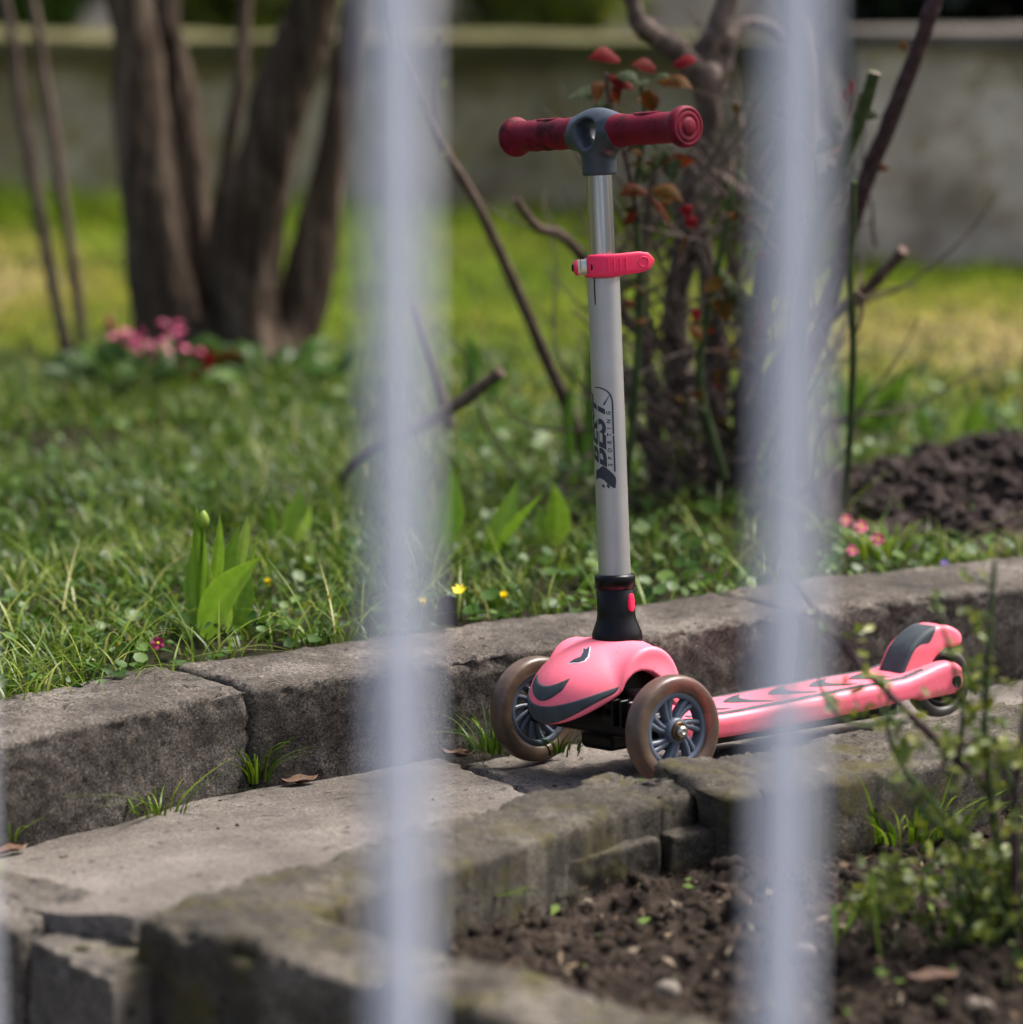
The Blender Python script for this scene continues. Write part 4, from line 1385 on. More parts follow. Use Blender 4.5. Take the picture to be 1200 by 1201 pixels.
for c, r, mt, lab in [((0.425, 4.250, 0.145), .009, 'rosy', 'left pale pink flower at the foot of the soil heap'),
                      ((0.441, 4.220, 0.143), .010, 'rosy', 'right pale pink flower at the foot of the soil heap'),
                      ((0.458, 4.180, 0.135), .010, 'magenta', 'dark magenta flower below the pale pink ones'),
                      ((0.425, 4.160, 0.125), .008, 'rosy', 'lowest pale pink flower behind the kerb'),
                      ((0.540, 4.160, 0.109), .005, 'violet', 'tiny violet flower on the kerb edge before the soil heap')]:
    star_flower('pink_flower' if mt == 'rosy' else 'small_flower', c, r, 5, MAT[mt], lab, 'flower', None, face=(0, -1, .7), stem=.03, pw=.9)

# dark plant marker
mk = plant('plant_marker', (-0.075, 3.800, 0.117), 'dark grey rounded plant marker stuck behind the kerb', 'plant marker')
pts = [(-0.087, 3.800, 0.113), (-0.084, 3.800, 0.139), (-0.080, 3.800, 0.146), (-0.071, 3.800, 0.148), (-0.064, 3.800, 0.145), (-0.061, 3.800, 0.112)]
V = [A(p) for p in pts] + [A(p) + A((0, .003, 0)) for p in pts]
mk_o = rel(mesh_object('marker_blade', V, [tuple(range(6)), tuple(range(11, 5, -1))] + [(i, i + 6, (i + 1) % 6 + 6, (i + 1) % 6) for i in range(6)], plain('dark slate', (.030, .026, .030), .6, vary=.3), mk, False), mk)


# grass tufts in the cracks
def tuft(c, n, h, spread, seed, label, wdt=.003, tones=(.3, .75), name='grass_tuft', cat='grass', lean=1.0):
    c = (c[0], c[1] - .020, c[2] + .010)
    r = np.random.default_rng(seed)
    p = plant(name, c, label, cat, 'grass tufts in the paving')
    a = r.uniform(0, 2 * PI, n); d = spread * r.random(n)
    X = d * np.cos(a); Y = d * np.sin(a) * .5
    grass_mesh('blades', X, Y, 0 * X - .004, h * r.uniform(.45, 1.1, n), wdt * r.uniform(.6, 1.2, n), r.uniform(.3, 1.5, n) * lean, r.uniform(*tones, n), MAT['grass'], seed, segs=6, parent=p, droop=.6)
    return p


tuft((-0.273, 3.538, 0.000), 34, .085, .022, 301, 'grass tuft at the foot of the kerb crack')
tuft((-0.363, 3.414, 0.000), 22, .055, .036, 302, 'thin flat grass wisps under the left kerb stone', lean=1.8)
tuft((-0.505, 3.321, 0.000), 8, .04, .015, 308, 'small grass wisp at the left picture edge below the kerb', lean=1.3)
tuft((-0.021, 3.654, 0.000), 44, .075, .035, 303, 'grass tuft at the kerb foot behind the far front wheel', tones=(.15, .6))
tuft((0.052, 3.639, 0.004), 46, .052, .040, 304, 'dark grass tuft on the slab joint between the front wheels', tones=(.1, .5))
tuft((0.253, 3.932, 0.000), 16, .06, .02, 305, 'grass tuft at the kerb foot above the near front wheel')
tuft((0.117, 3.341, 0.030), 9, .055, .012, 306, 'blurred grass blades growing from the break in the near kerb', wdt=.0045, lean=.5)
tuft((-0.363, 3.027, 0.000), 26, .030, .022, 307, 'short moss green tuft on the low step', tones=(.5, .85))
tuft((-0.494, 3.163, 0.000), 8, .03, .01, 309, 'pale grass sprig at the left edge of the path')
tuft((-0.044, 3.101, -0.010), 22, .055, .02, 310, 'small green seedlings in the soil beside the left fence bar', wdt=.005, tones=(.3, .8))
tuft((0.409, 3.355, -0.010), 60, .085, .06, 311, 'loose grass clump in the soil bed below the deck', wdt=.004, tones=(.2, .8))
tuft((0.475, 4.228, 0.100), 46, .075, .05, 312, 'arching grass clump beside the pink flowers', wdt=.0045, tones=(.4, .85))
tuft((0.192, 3.355, -0.010), 8, .05, .02, 313, 'yellowish sprouts in the soil under the broken kerb', wdt=.006, tones=(.7, .95))
tuft((0.475, 4.789, 0.100), 26, .07, .06, 314, 'grass clump around the thin green cane', wdt=.004, tones=(.2, .7))


# dead leaves
def dead_leaf(c, L, rz, label, curl=.4, mat='dead'):
    p = A(c)
    d = A((math.cos(rz), math.sin(rz), 0)); s = A((-math.sin(rz), math.cos(rz), 0))
    V = []
    n = 11
    for i in range(n):
        t = i / (n - 1); w = L * .24 * math.sin(PI * t) ** .7 + .0004
        for q in (-1, -.5, 0, .5, 1):
            V.append(p + d * L * (t - .5) + s * w * q + A((0, 0, .003 + curl * L * (.35 * (t - .5) ** 2 + .12 * abs(q) ** 1.5) + .002 * math.sin(9 * t + 3 * q))))
    F_ = [(i * 5 + j, i * 5 + j + 1, (i + 1) * 5 + j + 1, (i + 1) * 5 + j) for i in range(n - 1) for j in range(4)]
    o = mesh_object('dead_leaf', V, F_, MAT[mat])
    sm = o.modifiers.new('thickness', 'SOLIDIFY'); sm.thickness = .0007
    return tag(o, label, 'leaf', 'dead leaves on the path')


dead_leaf((-0.226, 3.514, 0.004), .042, .45, 'curled brown dead leaf beside the tuft at the kerb crack', .7)
dead_leaf((-0.058, 3.621, 0.004), .036, -.15, 'curled brown dead leaf left of the far front wheel', .9)
dead_leaf((-0.499, 3.264, 0.004), .036, .5, 'purplish dead leaf at the left picture edge below the kerb', .4)
dead_leaf((-0.439, 3.222, 0.008), .010, 0, 'dark scrap of leaf lying on the left part of the path', .4)
dead_leaf((-0.014, 3.486, 0.008), .008, .8, 'red brown scrap of leaf in the middle of the path', .6)
dead_leaf((-0.061, 3.476, 0.008), .012, 2.6, 'grey scrap of leaf in the middle of the path', .5)
dead_leaf((0.372, 2.872, 0.005), .05, .3, 'pale brown dead leaf on the soil at the bottom right', .5)


# ---- trees and bushes
def limb_part(root, name, pts, r0, r1, mat, n=24, seg=12, rough=.12, seed=1, fr=14., zs=1.):
    V, F_ = limb(pts, r0, r1, n, seg, rough, seed, fr, zs)
    return rel(mesh_object(name, V, F_, mat, root, True), root)


def twigs(root, name, starts, mat, seed, L=(.3, .8), r=.006, nseg=5):
    """a few twigs are parts of their own; a dense tangle is one part of kind stuff"""
    rr = random.Random(seed)
    mb = MB()
    for s, d in starts:
        p = A(s, float); d = A(d, float); d /= np.linalg.norm(d); pts = [p]
        ln = rr.uniform(*L)
        for k in range(nseg):
            d = d + A([rr.gauss(0, .22) for _ in range(3)]) + A((0, 0, .08)); d /= np.linalg.norm(d)
            pts.append(pts[-1] + d * ln / nseg)
        V, F_ = limb(pts, r, r * .3, 12, 6, .1, seed)
        if len(starts) <= 20: rel(mesh_object(name, V, F_, mat, root), root)
        else: mb.add(V, F_)
    if len(starts) > 20:
        rel(tag(mb.build(name, mat, root), kind='stuff'), root)


tree = plant('garden_tree', (-.46, 5.85, .1), 'dark brown tree with several leaning trunks on the left of the lawn', 'tree')
trunks = [
    ([(-0.584, 5.850, 0.083), (-0.597, 5.850, 0.203), (-0.616, 5.860, 0.364), (-0.640, 5.880, 0.552), (-0.657, 5.900, 0.725), (-.80, 5.95, 1.3), (-.92, 6.0, 2.3)], .062, .030, .052),
    ([(-0.508, 5.950, 0.068), (-0.539, 5.950, 0.234), (-0.564, 5.980, 0.456), (-0.588, 6.000, 0.632), (-0.597, 6.000, 0.721), (-.60, 6.1, 1.3), (-.55, 6.2, 2.2)], .040, .016, .03),
    ([(-0.441, 5.820, 0.081), (-0.455, 5.820, 0.177), (-0.450, 5.820, 0.310), (-0.408, 5.800, 0.501), (-0.359, 5.780, 0.653), (-0.325, 5.760, 0.746), (-.20, 5.6, 1.2), (.0, 5.5, 2.2)], .068, .034, .06),
    ([(-0.393, 5.860, 0.082), (-0.370, 5.880, 0.184), (-0.337, 5.900, 0.330), (-0.298, 5.920, 0.520), (-0.258, 5.950, 0.723), (-.12, 6.0, 1.3), (.05, 6.1, 2.2)], .046, .022, .04),
    ([(-0.522, 5.900, 0.226), (-0.505, 5.900, 0.360), (-0.484, 5.920, 0.505), (-0.465, 5.950, 0.650), (-.44, 6.0, 1.2)], .020, .010, .016),
    ([(-0.556, 5.860, 0.074), (-0.519, 5.840, 0.130), (-0.489, 5.840, 0.167), (-0.470, 5.840, 0.219)], .07, .05, .06)]
for i, (pts, r0, r1, _) in enumerate(trunks):
    limb_part(tree, 'trunk', pts, r0 * .93, r1 * .95, MAT['bark'], 90, 48, .20, 400 + i, 26., .22)
twigs(tree, 'crown_branch', [((-.85, 5.95, 1.6), (-.6, .2, 1)), ((-.92, 6.0, 2.3), (-.3, 0, 1)), ((-.9, 6.0, 2.2), (-1, .3, .6)), ((-.55, 6.2, 2.2), (.1, .3, 1)), ((-.58, 6.1, 1.7), (.5, .5, .8)), ((0, 5.5, 2.2), (.4, -.2, 1)), ((-.05, 5.55, 1.9), (.8, 0, .7)), ((.05, 6.1, 2.2), (.5, .4, .8)), ((-.44, 6.0, 1.2), (0, .1, 1)), ((-.15, 5.6, 1.6), (-.3, -.4, 1))], MAT['bark'], 9, (.6, 1.3), .014, 6)

for i, (pts, r0, lab) in enumerate([
    ([(-0.772, 5.900, 0.098), (-0.785, 5.900, 0.166), (-0.823, 5.920, 0.372), (-0.854, 5.940, 0.563), (-0.878, 5.960, 0.723), (-1.02, 6.0, 1.3)], .0135, 'thin bare sapling stem at the far left, leaning left'),
    ([(-0.764, 6.000, 0.083), (-0.767, 6.000, 0.182), (-0.795, 6.020, 0.392), (-0.823, 6.040, 0.585), (-0.841, 6.050, 0.719), (-.95, 6.1, 1.3)], .012, 'thin bare sapling stem just right of its twin at the far left')]):
    sp = plant('sapling', (pts[0][0], pts[0][1], .1), lab, 'sapling', 'bare saplings')
    limb_part(sp, 'trunk', pts, r0, r0 * .6, MAT['stick'], 24, 8, .1, 420 + i)
    twigs(sp, 'twig', [(pts[-1], (-.2, 0, 1)), (pts[-1], (.3, .1, 1)), (pts[-2], (-.6, .2, 1))], MAT['bark'], 33 + i, (.3, .6), .005)

# gnarled rose bush behind the handlebar
bush = plant('rose_bush', (.27, 4.70, .1), 'gnarled rose bush with reddish young leaves behind the handlebar', 'bush')
RB = MAT['rose_bark']
for i, (pts, r0, r1) in enumerate([
    ([(0.260, 4.750, 0.089), (0.241, 4.750, 0.181), (0.228, 4.750, 0.302), (0.238, 4.740, 0.412), (0.246, 4.730, 0.520), (0.273, 4.720, 0.615), (0.264, 4.700, 0.698), (0.291, 4.700, 0.773), (.34, 4.7, 1.0)], .020, .015),
    ([(0.288, 4.720, 0.095), (0.288, 4.700, 0.213), (0.282, 4.700, 0.333), (0.268, 4.720, 0.426), (0.254, 4.720, 0.497)], .018, .013),
    ([(0.271, 4.700, 0.669), (0.232, 4.680, 0.709), (0.191, 4.660, 0.737), (0.163, 4.640, 0.773), (.13, 4.6, .95)], .020, .010),
    ([(0.279, 4.720, 0.650), (0.293, 4.720, 0.706), (0.320, 4.740, 0.742), (0.354, 4.760, 0.741), (0.385, 4.780, 0.723)], .016, .008),
    ([(0.323, 4.700, 0.104), (0.331, 4.680, 0.253), (0.352, 4.660, 0.398), (0.383, 4.640, 0.517), (0.397, 4.620, 0.646), (0.383, 4.620, 0.760)], .022, .012),
    ([(0.383, 4.640, 0.506), (0.407, 4.630, 0.449), (0.419, 4.620, 0.508), (0.431, 4.600, 0.568)], .010, .007),
    ([(0.253, 4.720, 0.556), (0.294, 4.700, 0.529), (0.346, 4.680, 0.502), (0.385, 4.660, 0.483)], .011, .006),
    ([(0.202, 4.680, 0.108), (0.195, 4.660, 0.232), (0.178, 4.640, 0.342), (0.182, 4.600, 0.487), (0.194, 4.560, 0.583)], .012, .006),
    ([(0.308, 4.660, 0.106), (0.357, 4.620, 0.239), (0.368, 4.620, 0.286), (0.405, 4.600, 0.371)], .014, .008),
    ([(0.231, 4.660, 0.106), (0.170, 4.620, 0.203), (0.157, 4.600, 0.289)], .010, .006)]):
    limb_part(bush, 'trunk' if i < 2 else 'branch', pts, r0, r1, RB, 34, 12, .30, 440 + i, 32.)
twigs(bush, 'twig', [((0.239, 4.700, 0.165), (-.6, -.3, 1)), ((0.285, 4.680, 0.193), (.5, -.4, 1)), ((0.320, 4.680, 0.193), (.2, -.2, 1)), ((0.226, 4.700, 0.226), (-.5, -.2, .5)), ((0.260, 4.680, 0.253), (.8, -.2, .3)), ((0.295, 4.680, 0.289), (-.8, -.3, .5)), ((0.272, 4.660, 0.148), (-.2, -.5, .8)), ((0.331, 4.660, 0.172), (-.6, -.1, 1)), ((0.213, 4.660, 0.148), (.4, -.2, 1)), ((0.307, 4.680, 0.336), (.5, -.1, .6)), ((0.189, 4.660, 0.148), (-.1, 0, 1)), ((0.355, 4.660, 0.148), (.3, 0, 1)), ((0.249, 4.700, 0.333), (.9, -.3, .1)), ((0.328, 4.680, 0.490), (.2, -.3, -1)), ((0.328, 4.680, 0.513), (-.4, -.3, -.8))], RB, 77, (.12, .30), .0048, 6)
rb_ = random.Random(15)
tw_ = []
for k in range(200):
    b = A((.27 + rb_.gauss(0, .08), 4.66 + rb_.gauss(0, .05), .10 + .42 * rb_.random() ** 1.2))
    tw_.append((b, (rb_.gauss(0, .8), -.2 + rb_.gauss(0, .5), .7 + rb_.gauss(0, .5))))
twigs(bush, 'twigs', tw_, MAT['rose_bark'], 78, (.10, .30), .0030, 6)
for i, (pts, r0, r1) in enumerate([
    ([(0.153, 4.450, 0.152), (0.162, 4.420, 0.294), (0.167, 4.380, 0.434), (0.157, 4.320, 0.550), (0.167, 4.280, 0.640), (0.161, 4.250, 0.700)], .0055, .0030),
    ([(0.286, 4.500, 0.154), (0.248, 4.460, 0.299), (0.265, 4.420, 0.429), (0.284, 4.400, 0.531), (0.281, 4.400, 0.558)], .006, .0035),
    ([(0.163, 4.330, 0.516), (0.144, 4.280, 0.597), (0.122, 4.240, 0.674), (0.117, 4.220, 0.712)], .0035, .002),
    ([(0.276, 4.410, 0.497), (0.309, 4.400, 0.520), (0.341, 4.400, 0.547)], .003, .002),
    ([(0.269, 4.420, 0.445), (0.292, 4.380, 0.423), (0.318, 4.360, 0.414)], .003, .002)]):
    limb_part(bush, 'cane', pts, r0, r1, MAT['green_cane'] if i != 2 else MAT['cane'], 24, 8, .12, 460 + i, 60.)


def leaf_at(root, c, d, L, w, tone, mat, name='leaf', up=None, sag=.10, fold=.3, curl=0.):
    up = up if up is not None else (random.gauss(0, .35), -.75 + random.gauss(0, .4), .6)
    d = A(d, float); d /= np.linalg.norm(d)
    b = A(c, float)
    tw = random.gauss(0, .7) if fold < .25 else 0.
    V, F_ = blade_leaf(b, b + d * L, w, bend=(random.gauss(0, .05), random.gauss(0, .05), sag + curl + random.gauss(0, .06)), fold=fold, n=13, twist=tw, saw=.16 if fold < .25 else 0., across=np.cross(d, up), belly=.45)
    return rel(mesh_object(name, V, F_, mat, root, True, [min(1, max(0, tone + (.10 if i % 5 == 2 else -.05) + .08 * math.sin(i * .35 + tone * 20))) for i in range(len(V))]), root)


RL = MAT['rose_leaf']
for c, d, L, w, tone in [
    ((0.133, 4.200, 0.729), (-1, -.2, .05), .045, .026, .05), ((0.130, 4.200, 0.714), (.6, -.5, -.3), .04, .026, .95), ((0.104, 4.200, 0.693), (-1, -.2, -.25), .042, .030, 1.),
    ((0.120, 4.200, 0.709), (.8, -.3, -.4), .038, .024, .15), ((0.111, 4.200, 0.703), (-.3, -.6, -.9), .036, .022, .45), ((0.127, 4.200, 0.698), (.2, -.4, -1), .03, .018, .3),
    ((0.105, 4.200, 0.677), (.4, -.5, -.5), .036, .024, .9), ((0.178, 4.220, 0.716), (-1, -.2, .2), .036, .024, .2), ((0.180, 4.220, 0.702), (1, -.3, -.2), .05, .036, .5),
    ((0.199, 4.220, 0.723), (.6, -.3, .1), .036, .03, .02), ((0.168, 4.220, 0.705), (-.7, -.5, -.3), .036, .024, 1.), ((0.178, 4.220, 0.705), (.4, -.8, .05), .036, .022, .9),
    ((0.168, 4.220, 0.692), (.2, -.3, -1), .036, .026, .45), ((0.187, 4.250, 0.589), (1, -.2, .3), .05, .022, .35), ((0.202, 4.250, 0.605), (-.1, -.4, -1), .036, .030, .95),
    ((0.186, 4.260, 0.615), (-.3, -.4, -1), .036, .030, .85), ((0.170, 4.250, 0.562), (-1, -.2, -.1), .042, .024, .4), ((0.175, 4.250, 0.566), (1, -.3, -.4), .048, .030, .55),
    ((0.162, 4.250, 0.573), (.3, -.5, .7), .03, .02, .9), ((0.175, 4.250, 0.555), (.7, -.2, -1), .05, .014, .35), ((0.219, 4.300, 0.541), (.2, -.3, -1), .022, .02, .0),
    ((0.221, 4.300, 0.525), (.5, -.3, -.6), .022, .02, .03), ((0.222, 4.300, 0.504), (-.4, -.2, -1), .036, .016, .55), ((0.273, 4.350, 0.438), (.7, -.2, -.8), .055, .036, .85),
    ((0.268, 4.350, 0.443), (-.8, -.2, -.6), .036, .028, .6), ((0.307, 4.350, 0.415), (-.1, -.2, -1), .055, .034, .80), ((0.261, 4.350, 0.415), (.4, -.3, -.8), .040, .026, .62),
    ((0.240, 4.330, 0.405), (-.3, -.3, -.9), .022, .018, .02), ((0.231, 4.330, 0.385), (.3, -.4, -.6), .03, .02, .5), ((0.340, 4.400, 0.652), (.6, -.2, -.3), .03, .016, .9),
    ((0.287, 4.400, 0.662), (.3, -.2, -.8), .02, .012, .6), ((0.291, 4.400, 0.575), (.5, -.2, -.5), .022, .016, 1.)]:
    leaf_at(bush, c, d, L * .92, w * .85, tone, RL, fold=.22, curl=.06)

# more small leaves along the canes
for k in range(90):
    g = rb_.random()
    c = A(rb_.choice([(0.167, 4.280, 0.640), (0.161, 4.250, 0.700), (0.122, 4.240, 0.674), (0.157, 4.320, 0.550), (0.167, 4.380, 0.434), (0.265, 4.420, 0.429), (0.284, 4.400, 0.531), (0.248, 4.460, 0.299), (0.318, 4.360, 0.414), (0.194, 4.560, 0.583), (0.309, 4.400, 0.520), (0.284, 4.500, 0.339)]))
    c = c + A((rb_.gauss(0, .010), rb_.gauss(0, .02), -abs(rb_.gauss(0, .030))))
    L = rb_.uniform(.012, .028)
    leaf_at(bush, c, (rb_.gauss(0, 1), rb_.gauss(-.3, .5), rb_.gauss(-.1, .6)), L, L * rb_.uniform(.45, .62), rb_.choice([.2, .35, .5, .6, .75, .8, .85, .9]), RL, fold=.22, curl=.05)

# canes to the right of the bush
cn = plant('rose_cane', (0.427, 4.700, 0.286), 'thick dark purple cane leaning right, reaching the top edge', 'cane')
limb_part(cn, 'stem', [(0.391, 4.750, 0.217), (0.424, 4.700, 0.316), (0.449, 4.640, 0.424), (0.473, 4.560, 0.543), (0.507, 4.480, 0.662), (0.534, 4.400, 0.771), (0.547, 4.380, 0.815), (.62, 4.3, 1.0)], .0135, .0095, MAT['cane'], 40, 10, .16, 501, 50.)
for c, d in [((0.511, 4.460, 0.724), (-.3, 0, .5)), ((0.488, 4.540, 0.562), (.8, 0, .1)), ((0.461, 4.600, 0.475), (-.8, 0, .2)), ((0.494, 4.500, 0.622), (.7, -.2, .3))]:
    leaf_at(cn, c, d, .016, .010, .5, RL)
cn = plant('rose_cane', (0.390, 4.500, 0.418), 'cut green cane with red shoots beside the right fence bar', 'cane')
limb_part(cn, 'stem', [(0.395, 4.600, 0.135), (0.385, 4.550, 0.331), (0.393, 4.500, 0.464), (0.415, 4.420, 0.551), (0.440, 4.360, 0.633), (0.455, 4.300, 0.706)], .011, .0082, MAT['green_cane'], 30, 10, .14, 502, 50.)
rel(mesh_object('cut_end', *lathe([(0, .0084), (.001, .0080), (.0014, 0)], (0.455, 4.300, 0.707), (.25, 0, 1), 14, cap=False), plain('pale cut wood', (.42, .34, .27), .8), cn), cn)
for c, d, L, w, tone in [((0.433, 4.350, 0.675), (-.1, -.2, 1), .022, .012, .0), ((0.426, 4.350, 0.666), (-.4, -.2, 1), .02, .012, .35), ((0.446, 4.350, 0.655), (.7, -.3, -.2), .024, .016, 1.),
                         ((0.423, 4.370, 0.632), (-.5, -.3, .5), .03, .018, .9), ((0.409, 4.370, 0.616), (-.8, -.3, -.5), .03, .02, 1.), ((0.425, 4.370, 0.610), (-.8, -.3, -.2), .03, .016, .5),
                         ((0.439, 4.350, 0.664), (.2, -.2, 1), .016, .01, .6), ((0.429, 4.360, 0.644), (.3, -.2, 1), .026, .008, .3), ((0.409, 4.400, 0.575), (-.6, -.2, -1), .03, .016, .95)]:
    leaf_at(cn, c, d, L, w, tone, RL)
cn = plant('plant_stake', (0.465, 4.660, 0.100), 'thin upright green stem standing in front of the soil heap', 'stem')
limb_part(cn, 'stem', [(0.442, 4.450, 0.128), (0.444, 4.400, 0.240), (0.440, 4.350, 0.360), (0.429, 4.300, 0.444), (0.426, 4.250, 0.515), (0.422, 4.200, 0.581)], .0052, .0038, MAT['green_cane'], 26, 8, .12, 503, 60.)
limb_part(cn, 'side_shoot', [(0.438, 4.320, 0.430), (0.448, 4.320, 0.419), (0.446, 4.320, 0.392), (0.441, 4.330, 0.374)], .003, .002, MAT['stick'], 10, 6, .1, 504)
cn = plant('cut_branch', (0.444, 4.700, 0.343), 'short cut branch stub pointing up right beyond the fence bar', 'branch')
limb_part(cn, 'stem', [(0.396, 4.750, 0.284), (0.444, 4.700, 0.345), (0.481, 4.660, 0.380), (0.511, 4.620, 0.421), (0.531, 4.600, 0.449)], .009, .0085, MAT['stick'], 24, 9, .15, 505, 40.)

# loose sticks in the lawn, left of the scooter stem
st = plant('stick', (0.112, 4.891, 0.100), 'long brown stick leaning left behind the scooter stem', 'stick')
limb_part(st, 'stem', [(0.113, 4.820, 0.094), (0.087, 4.780, 0.186), (0.048, 4.740, 0.280), (0.000, 4.700, 0.399), (-0.047, 4.660, 0.504), (-0.098, 4.620, 0.594), (-0.128, 4.580, 0.666), (-0.155, 4.540, 0.742), (-0.161, 4.500, 0.821)], .0105, .0045, MAT['stick'], 44, 10, .10, 510, 40.)
limb_part(st, 'fork', [(-0.101, 4.620, 0.600), (-0.105, 4.600, 0.659), (-0.097, 4.580, 0.740)], .005, .0028, MAT['stick'], 14, 8, .1, 511)
for c, d in [((0.024, 4.720, 0.343), (.6, -.3, .4)), ((-0.097, 4.620, 0.577), (.8, -.3, .1)), ((-0.096, 4.600, 0.670), (.8, -.2, .3))]:
    leaf_at(st, c, d, .012, .010, .9, MAT['spring_leaf'])
st = plant('stick', (-0.216, 4.600, 0.153), 'thick cut stick propped across the left fence bar, pointing up right', 'stick')
limb_part(st, 'stem', [(-0.243, 4.660, 0.112), (-0.211, 4.620, 0.155), (-0.151, 4.580, 0.198), (-0.080, 4.540, 0.242), (-0.014, 4.500, 0.298)], .0075, .0085, MAT['stick'], 28, 10, .16, 512, 34.)
st = plant('stick', (-0.097, 4.800, 0.209), 'short greyish stick rising beside the left fence bar', 'stick')
limb_part(st, 'stem', [(-0.088, 4.800, 0.172), (-0.106, 4.780, 0.237), (-0.126, 4.750, 0.302), (-0.143, 4.720, 0.361)], .009, .006, MAT['stick'], 18, 9, .12, 513)
st = plant('stick', (0.106, 4.700, 0.393), 'wavy grey twig beside the upper scooter tube', 'stick')
limb_part(st, 'stem', [(0.240, 4.750, 0.278), (0.167, 4.720, 0.331), (0.118, 4.680, 0.402), (0.083, 4.620, 0.452), (0.063, 4.600, 0.473), (0.037, 4.580, 0.480), (0.017, 4.540, 0.507), (0.005, 4.500, 0.529)], .0085, .0055, MAT['stick'], 34, 9, .16, 514, 40.)


# leafy clump plants
def clump(name, c, spread, n, L, mat, seed, label, cat='plant', tone=(.2, .9), hgt=.06, group=None, w=.5):
    r = random.Random(seed)
    p = plant(name, c, label, cat, group)
    for k in range(n):
        a = r.uniform(0, 2 * PI); d = spread * r.random() ** .6
        b = A(c) + A((d * math.cos(a), d * .7 * math.sin(a), r.uniform(.2, 1) * hgt))
        l = L * r.uniform(.6, 1.2)
        leaf_at(p, b, (math.cos(a), math.sin(a) - .3, r.uniform(-.1, .9)), l, l * w, r.uniform(*tone), mat)
    return p


clump('spurge', (0.232, 4.816, 0.120), .05, 26, .030, MAT['spring_leaf'], 61, 'yellow green leafy shoot at the left foot of the rose bush', hgt=.07, w=.35)
clump('spurge', (0.280, 4.682, 0.120), .06, 34, .030, MAT['spring_leaf'], 62, 'wider yellow green leafy shoot at the right foot of the rose bush', hgt=.07, w=.35)
clump('green_clump', (-0.610, 5.541, 0.110), .12, 60, .06, MAT['cover'], 63, 'green leafy clump below the tree, left of the pink bloom', hgt=.05)
clump('green_clump', (-0.396, 5.586, 0.110), .10, 40, .06, MAT['cover'], 64, 'green leafy clump at the foot of the tree trunks', hgt=.04)
pk = clump('pink_bloom', (-0.604, 5.500, 0.166), .02, 5, .03, MAT['cover'], 65, 'pink blossom with reddish leaves in front of the tree', 'flower', hgt=.02)
rp = random.Random(3)
for c0, n_, rr_ in [((-0.624, 5.500, 0.205), 6, .020), ((-0.594, 5.500, 0.188), 6, .022), ((-0.551, 5.500, 0.211), 6, .022), ((-0.544, 5.500, 0.183), 3, .018)]:
    for k in range(n_):
        c = A(c0) + A((rp.gauss(0, .010), rp.gauss(0, .01), rp.gauss(0, .008)))
        leaf_at(pk, c, (rp.gauss(0, 1), rp.gauss(-.4, .4), rp.gauss(.2, .7)), rp.uniform(.016, .034), rp.uniform(.010, .018), .5, MAT[rp.choice(['rosy', 'rosy', 'magenta'])], 'petal', fold=.5)
for c, d, L, w, tn in [((-0.535, 5.500, 0.149), (.5, -.3, .8), .05, .02, .3), ((-0.501, 5.500, 0.138), (.3, -.3, .9), .05, .02, .1), ((-0.493, 5.500, 0.159), (1, -.2, .1), .07, .02, .5), ((-0.515, 5.500, 0.131), (-.6, -.3, .5), .045, .02, .25)]:
    leaf_at(pk, c, d, L, w, tn, RL)


# spring shrub in the near bed
shrub = plant('spring_shrub', (.45, 2.97, -.01), 'out of focus twiggy shrub with fresh yellow green leaves at the right, before the kerb', 'shrub')
SH = []
for i, (pts, r0) in enumerate([
    ([(.455, 2.98, -.02), (0.439, 3.000, 0.132), (0.405, 3.010, 0.170), (0.362, 3.020, 0.211), (0.320, 3.040, 0.250), (0.286, 3.060, 0.290), (0.256, 3.080, 0.331)], .0050),
    ([(.46, 2.98, -.02), (0.437, 2.980, 0.122), (0.424, 2.960, 0.207), (0.426, 2.960, 0.285), (0.428, 2.960, 0.348), (0.429, 2.960, 0.367)], .0042),
    ([(.44, 2.98, -.02), (0.402, 2.980, 0.106), (0.357, 3.000, 0.164), (0.343, 3.020, 0.199), (0.348, 3.040, 0.234)], .0034),
    ([(.46, 2.96, -.02), (0.450, 2.940, 0.141), (0.452, 2.920, 0.225), (0.459, 2.910, 0.313)], .0042),
    ([(0.409, 3.010, 0.166), (0.407, 2.990, 0.223), (0.392, 2.980, 0.281), (0.378, 2.980, 0.328)], .0026),
    ([(0.358, 3.020, 0.215), (0.325, 3.000, 0.204), (0.296, 2.980, 0.217), (0.278, 2.980, 0.249), (0.277, 3.000, 0.307)], .0022),
    ([(0.424, 2.960, 0.207), (0.395, 2.940, 0.196), (0.367, 2.920, 0.167), (0.332, 2.910, 0.142)], .0026),
    ([(.45, 2.96, -.02), (0.405, 2.940, 0.102), (0.363, 2.920, 0.147), (0.324, 2.910, 0.181)], .003),
    ([(.47, 2.98, -.02), (0.457, 2.960, 0.112), (0.447, 2.980, 0.170), (0.417, 3.000, 0.220)], .003),
    ([(.48, 2.91, -.02), (0.467, 2.860, 0.157), (0.472, 2.860, 0.249), (0.484, 2.860, 0.324)], .004)]):
    limb_part(shrub, 'branch', pts, r0, r0 * .45, MAT['green_cane'] if i % 3 else MAT['cane'], 26, 7, .1, 520 + i, 60.)
    SH.append(catmull(pts, 40))
r = np.random.default_rng(88)
P = []; N_ = []; ST = MB()
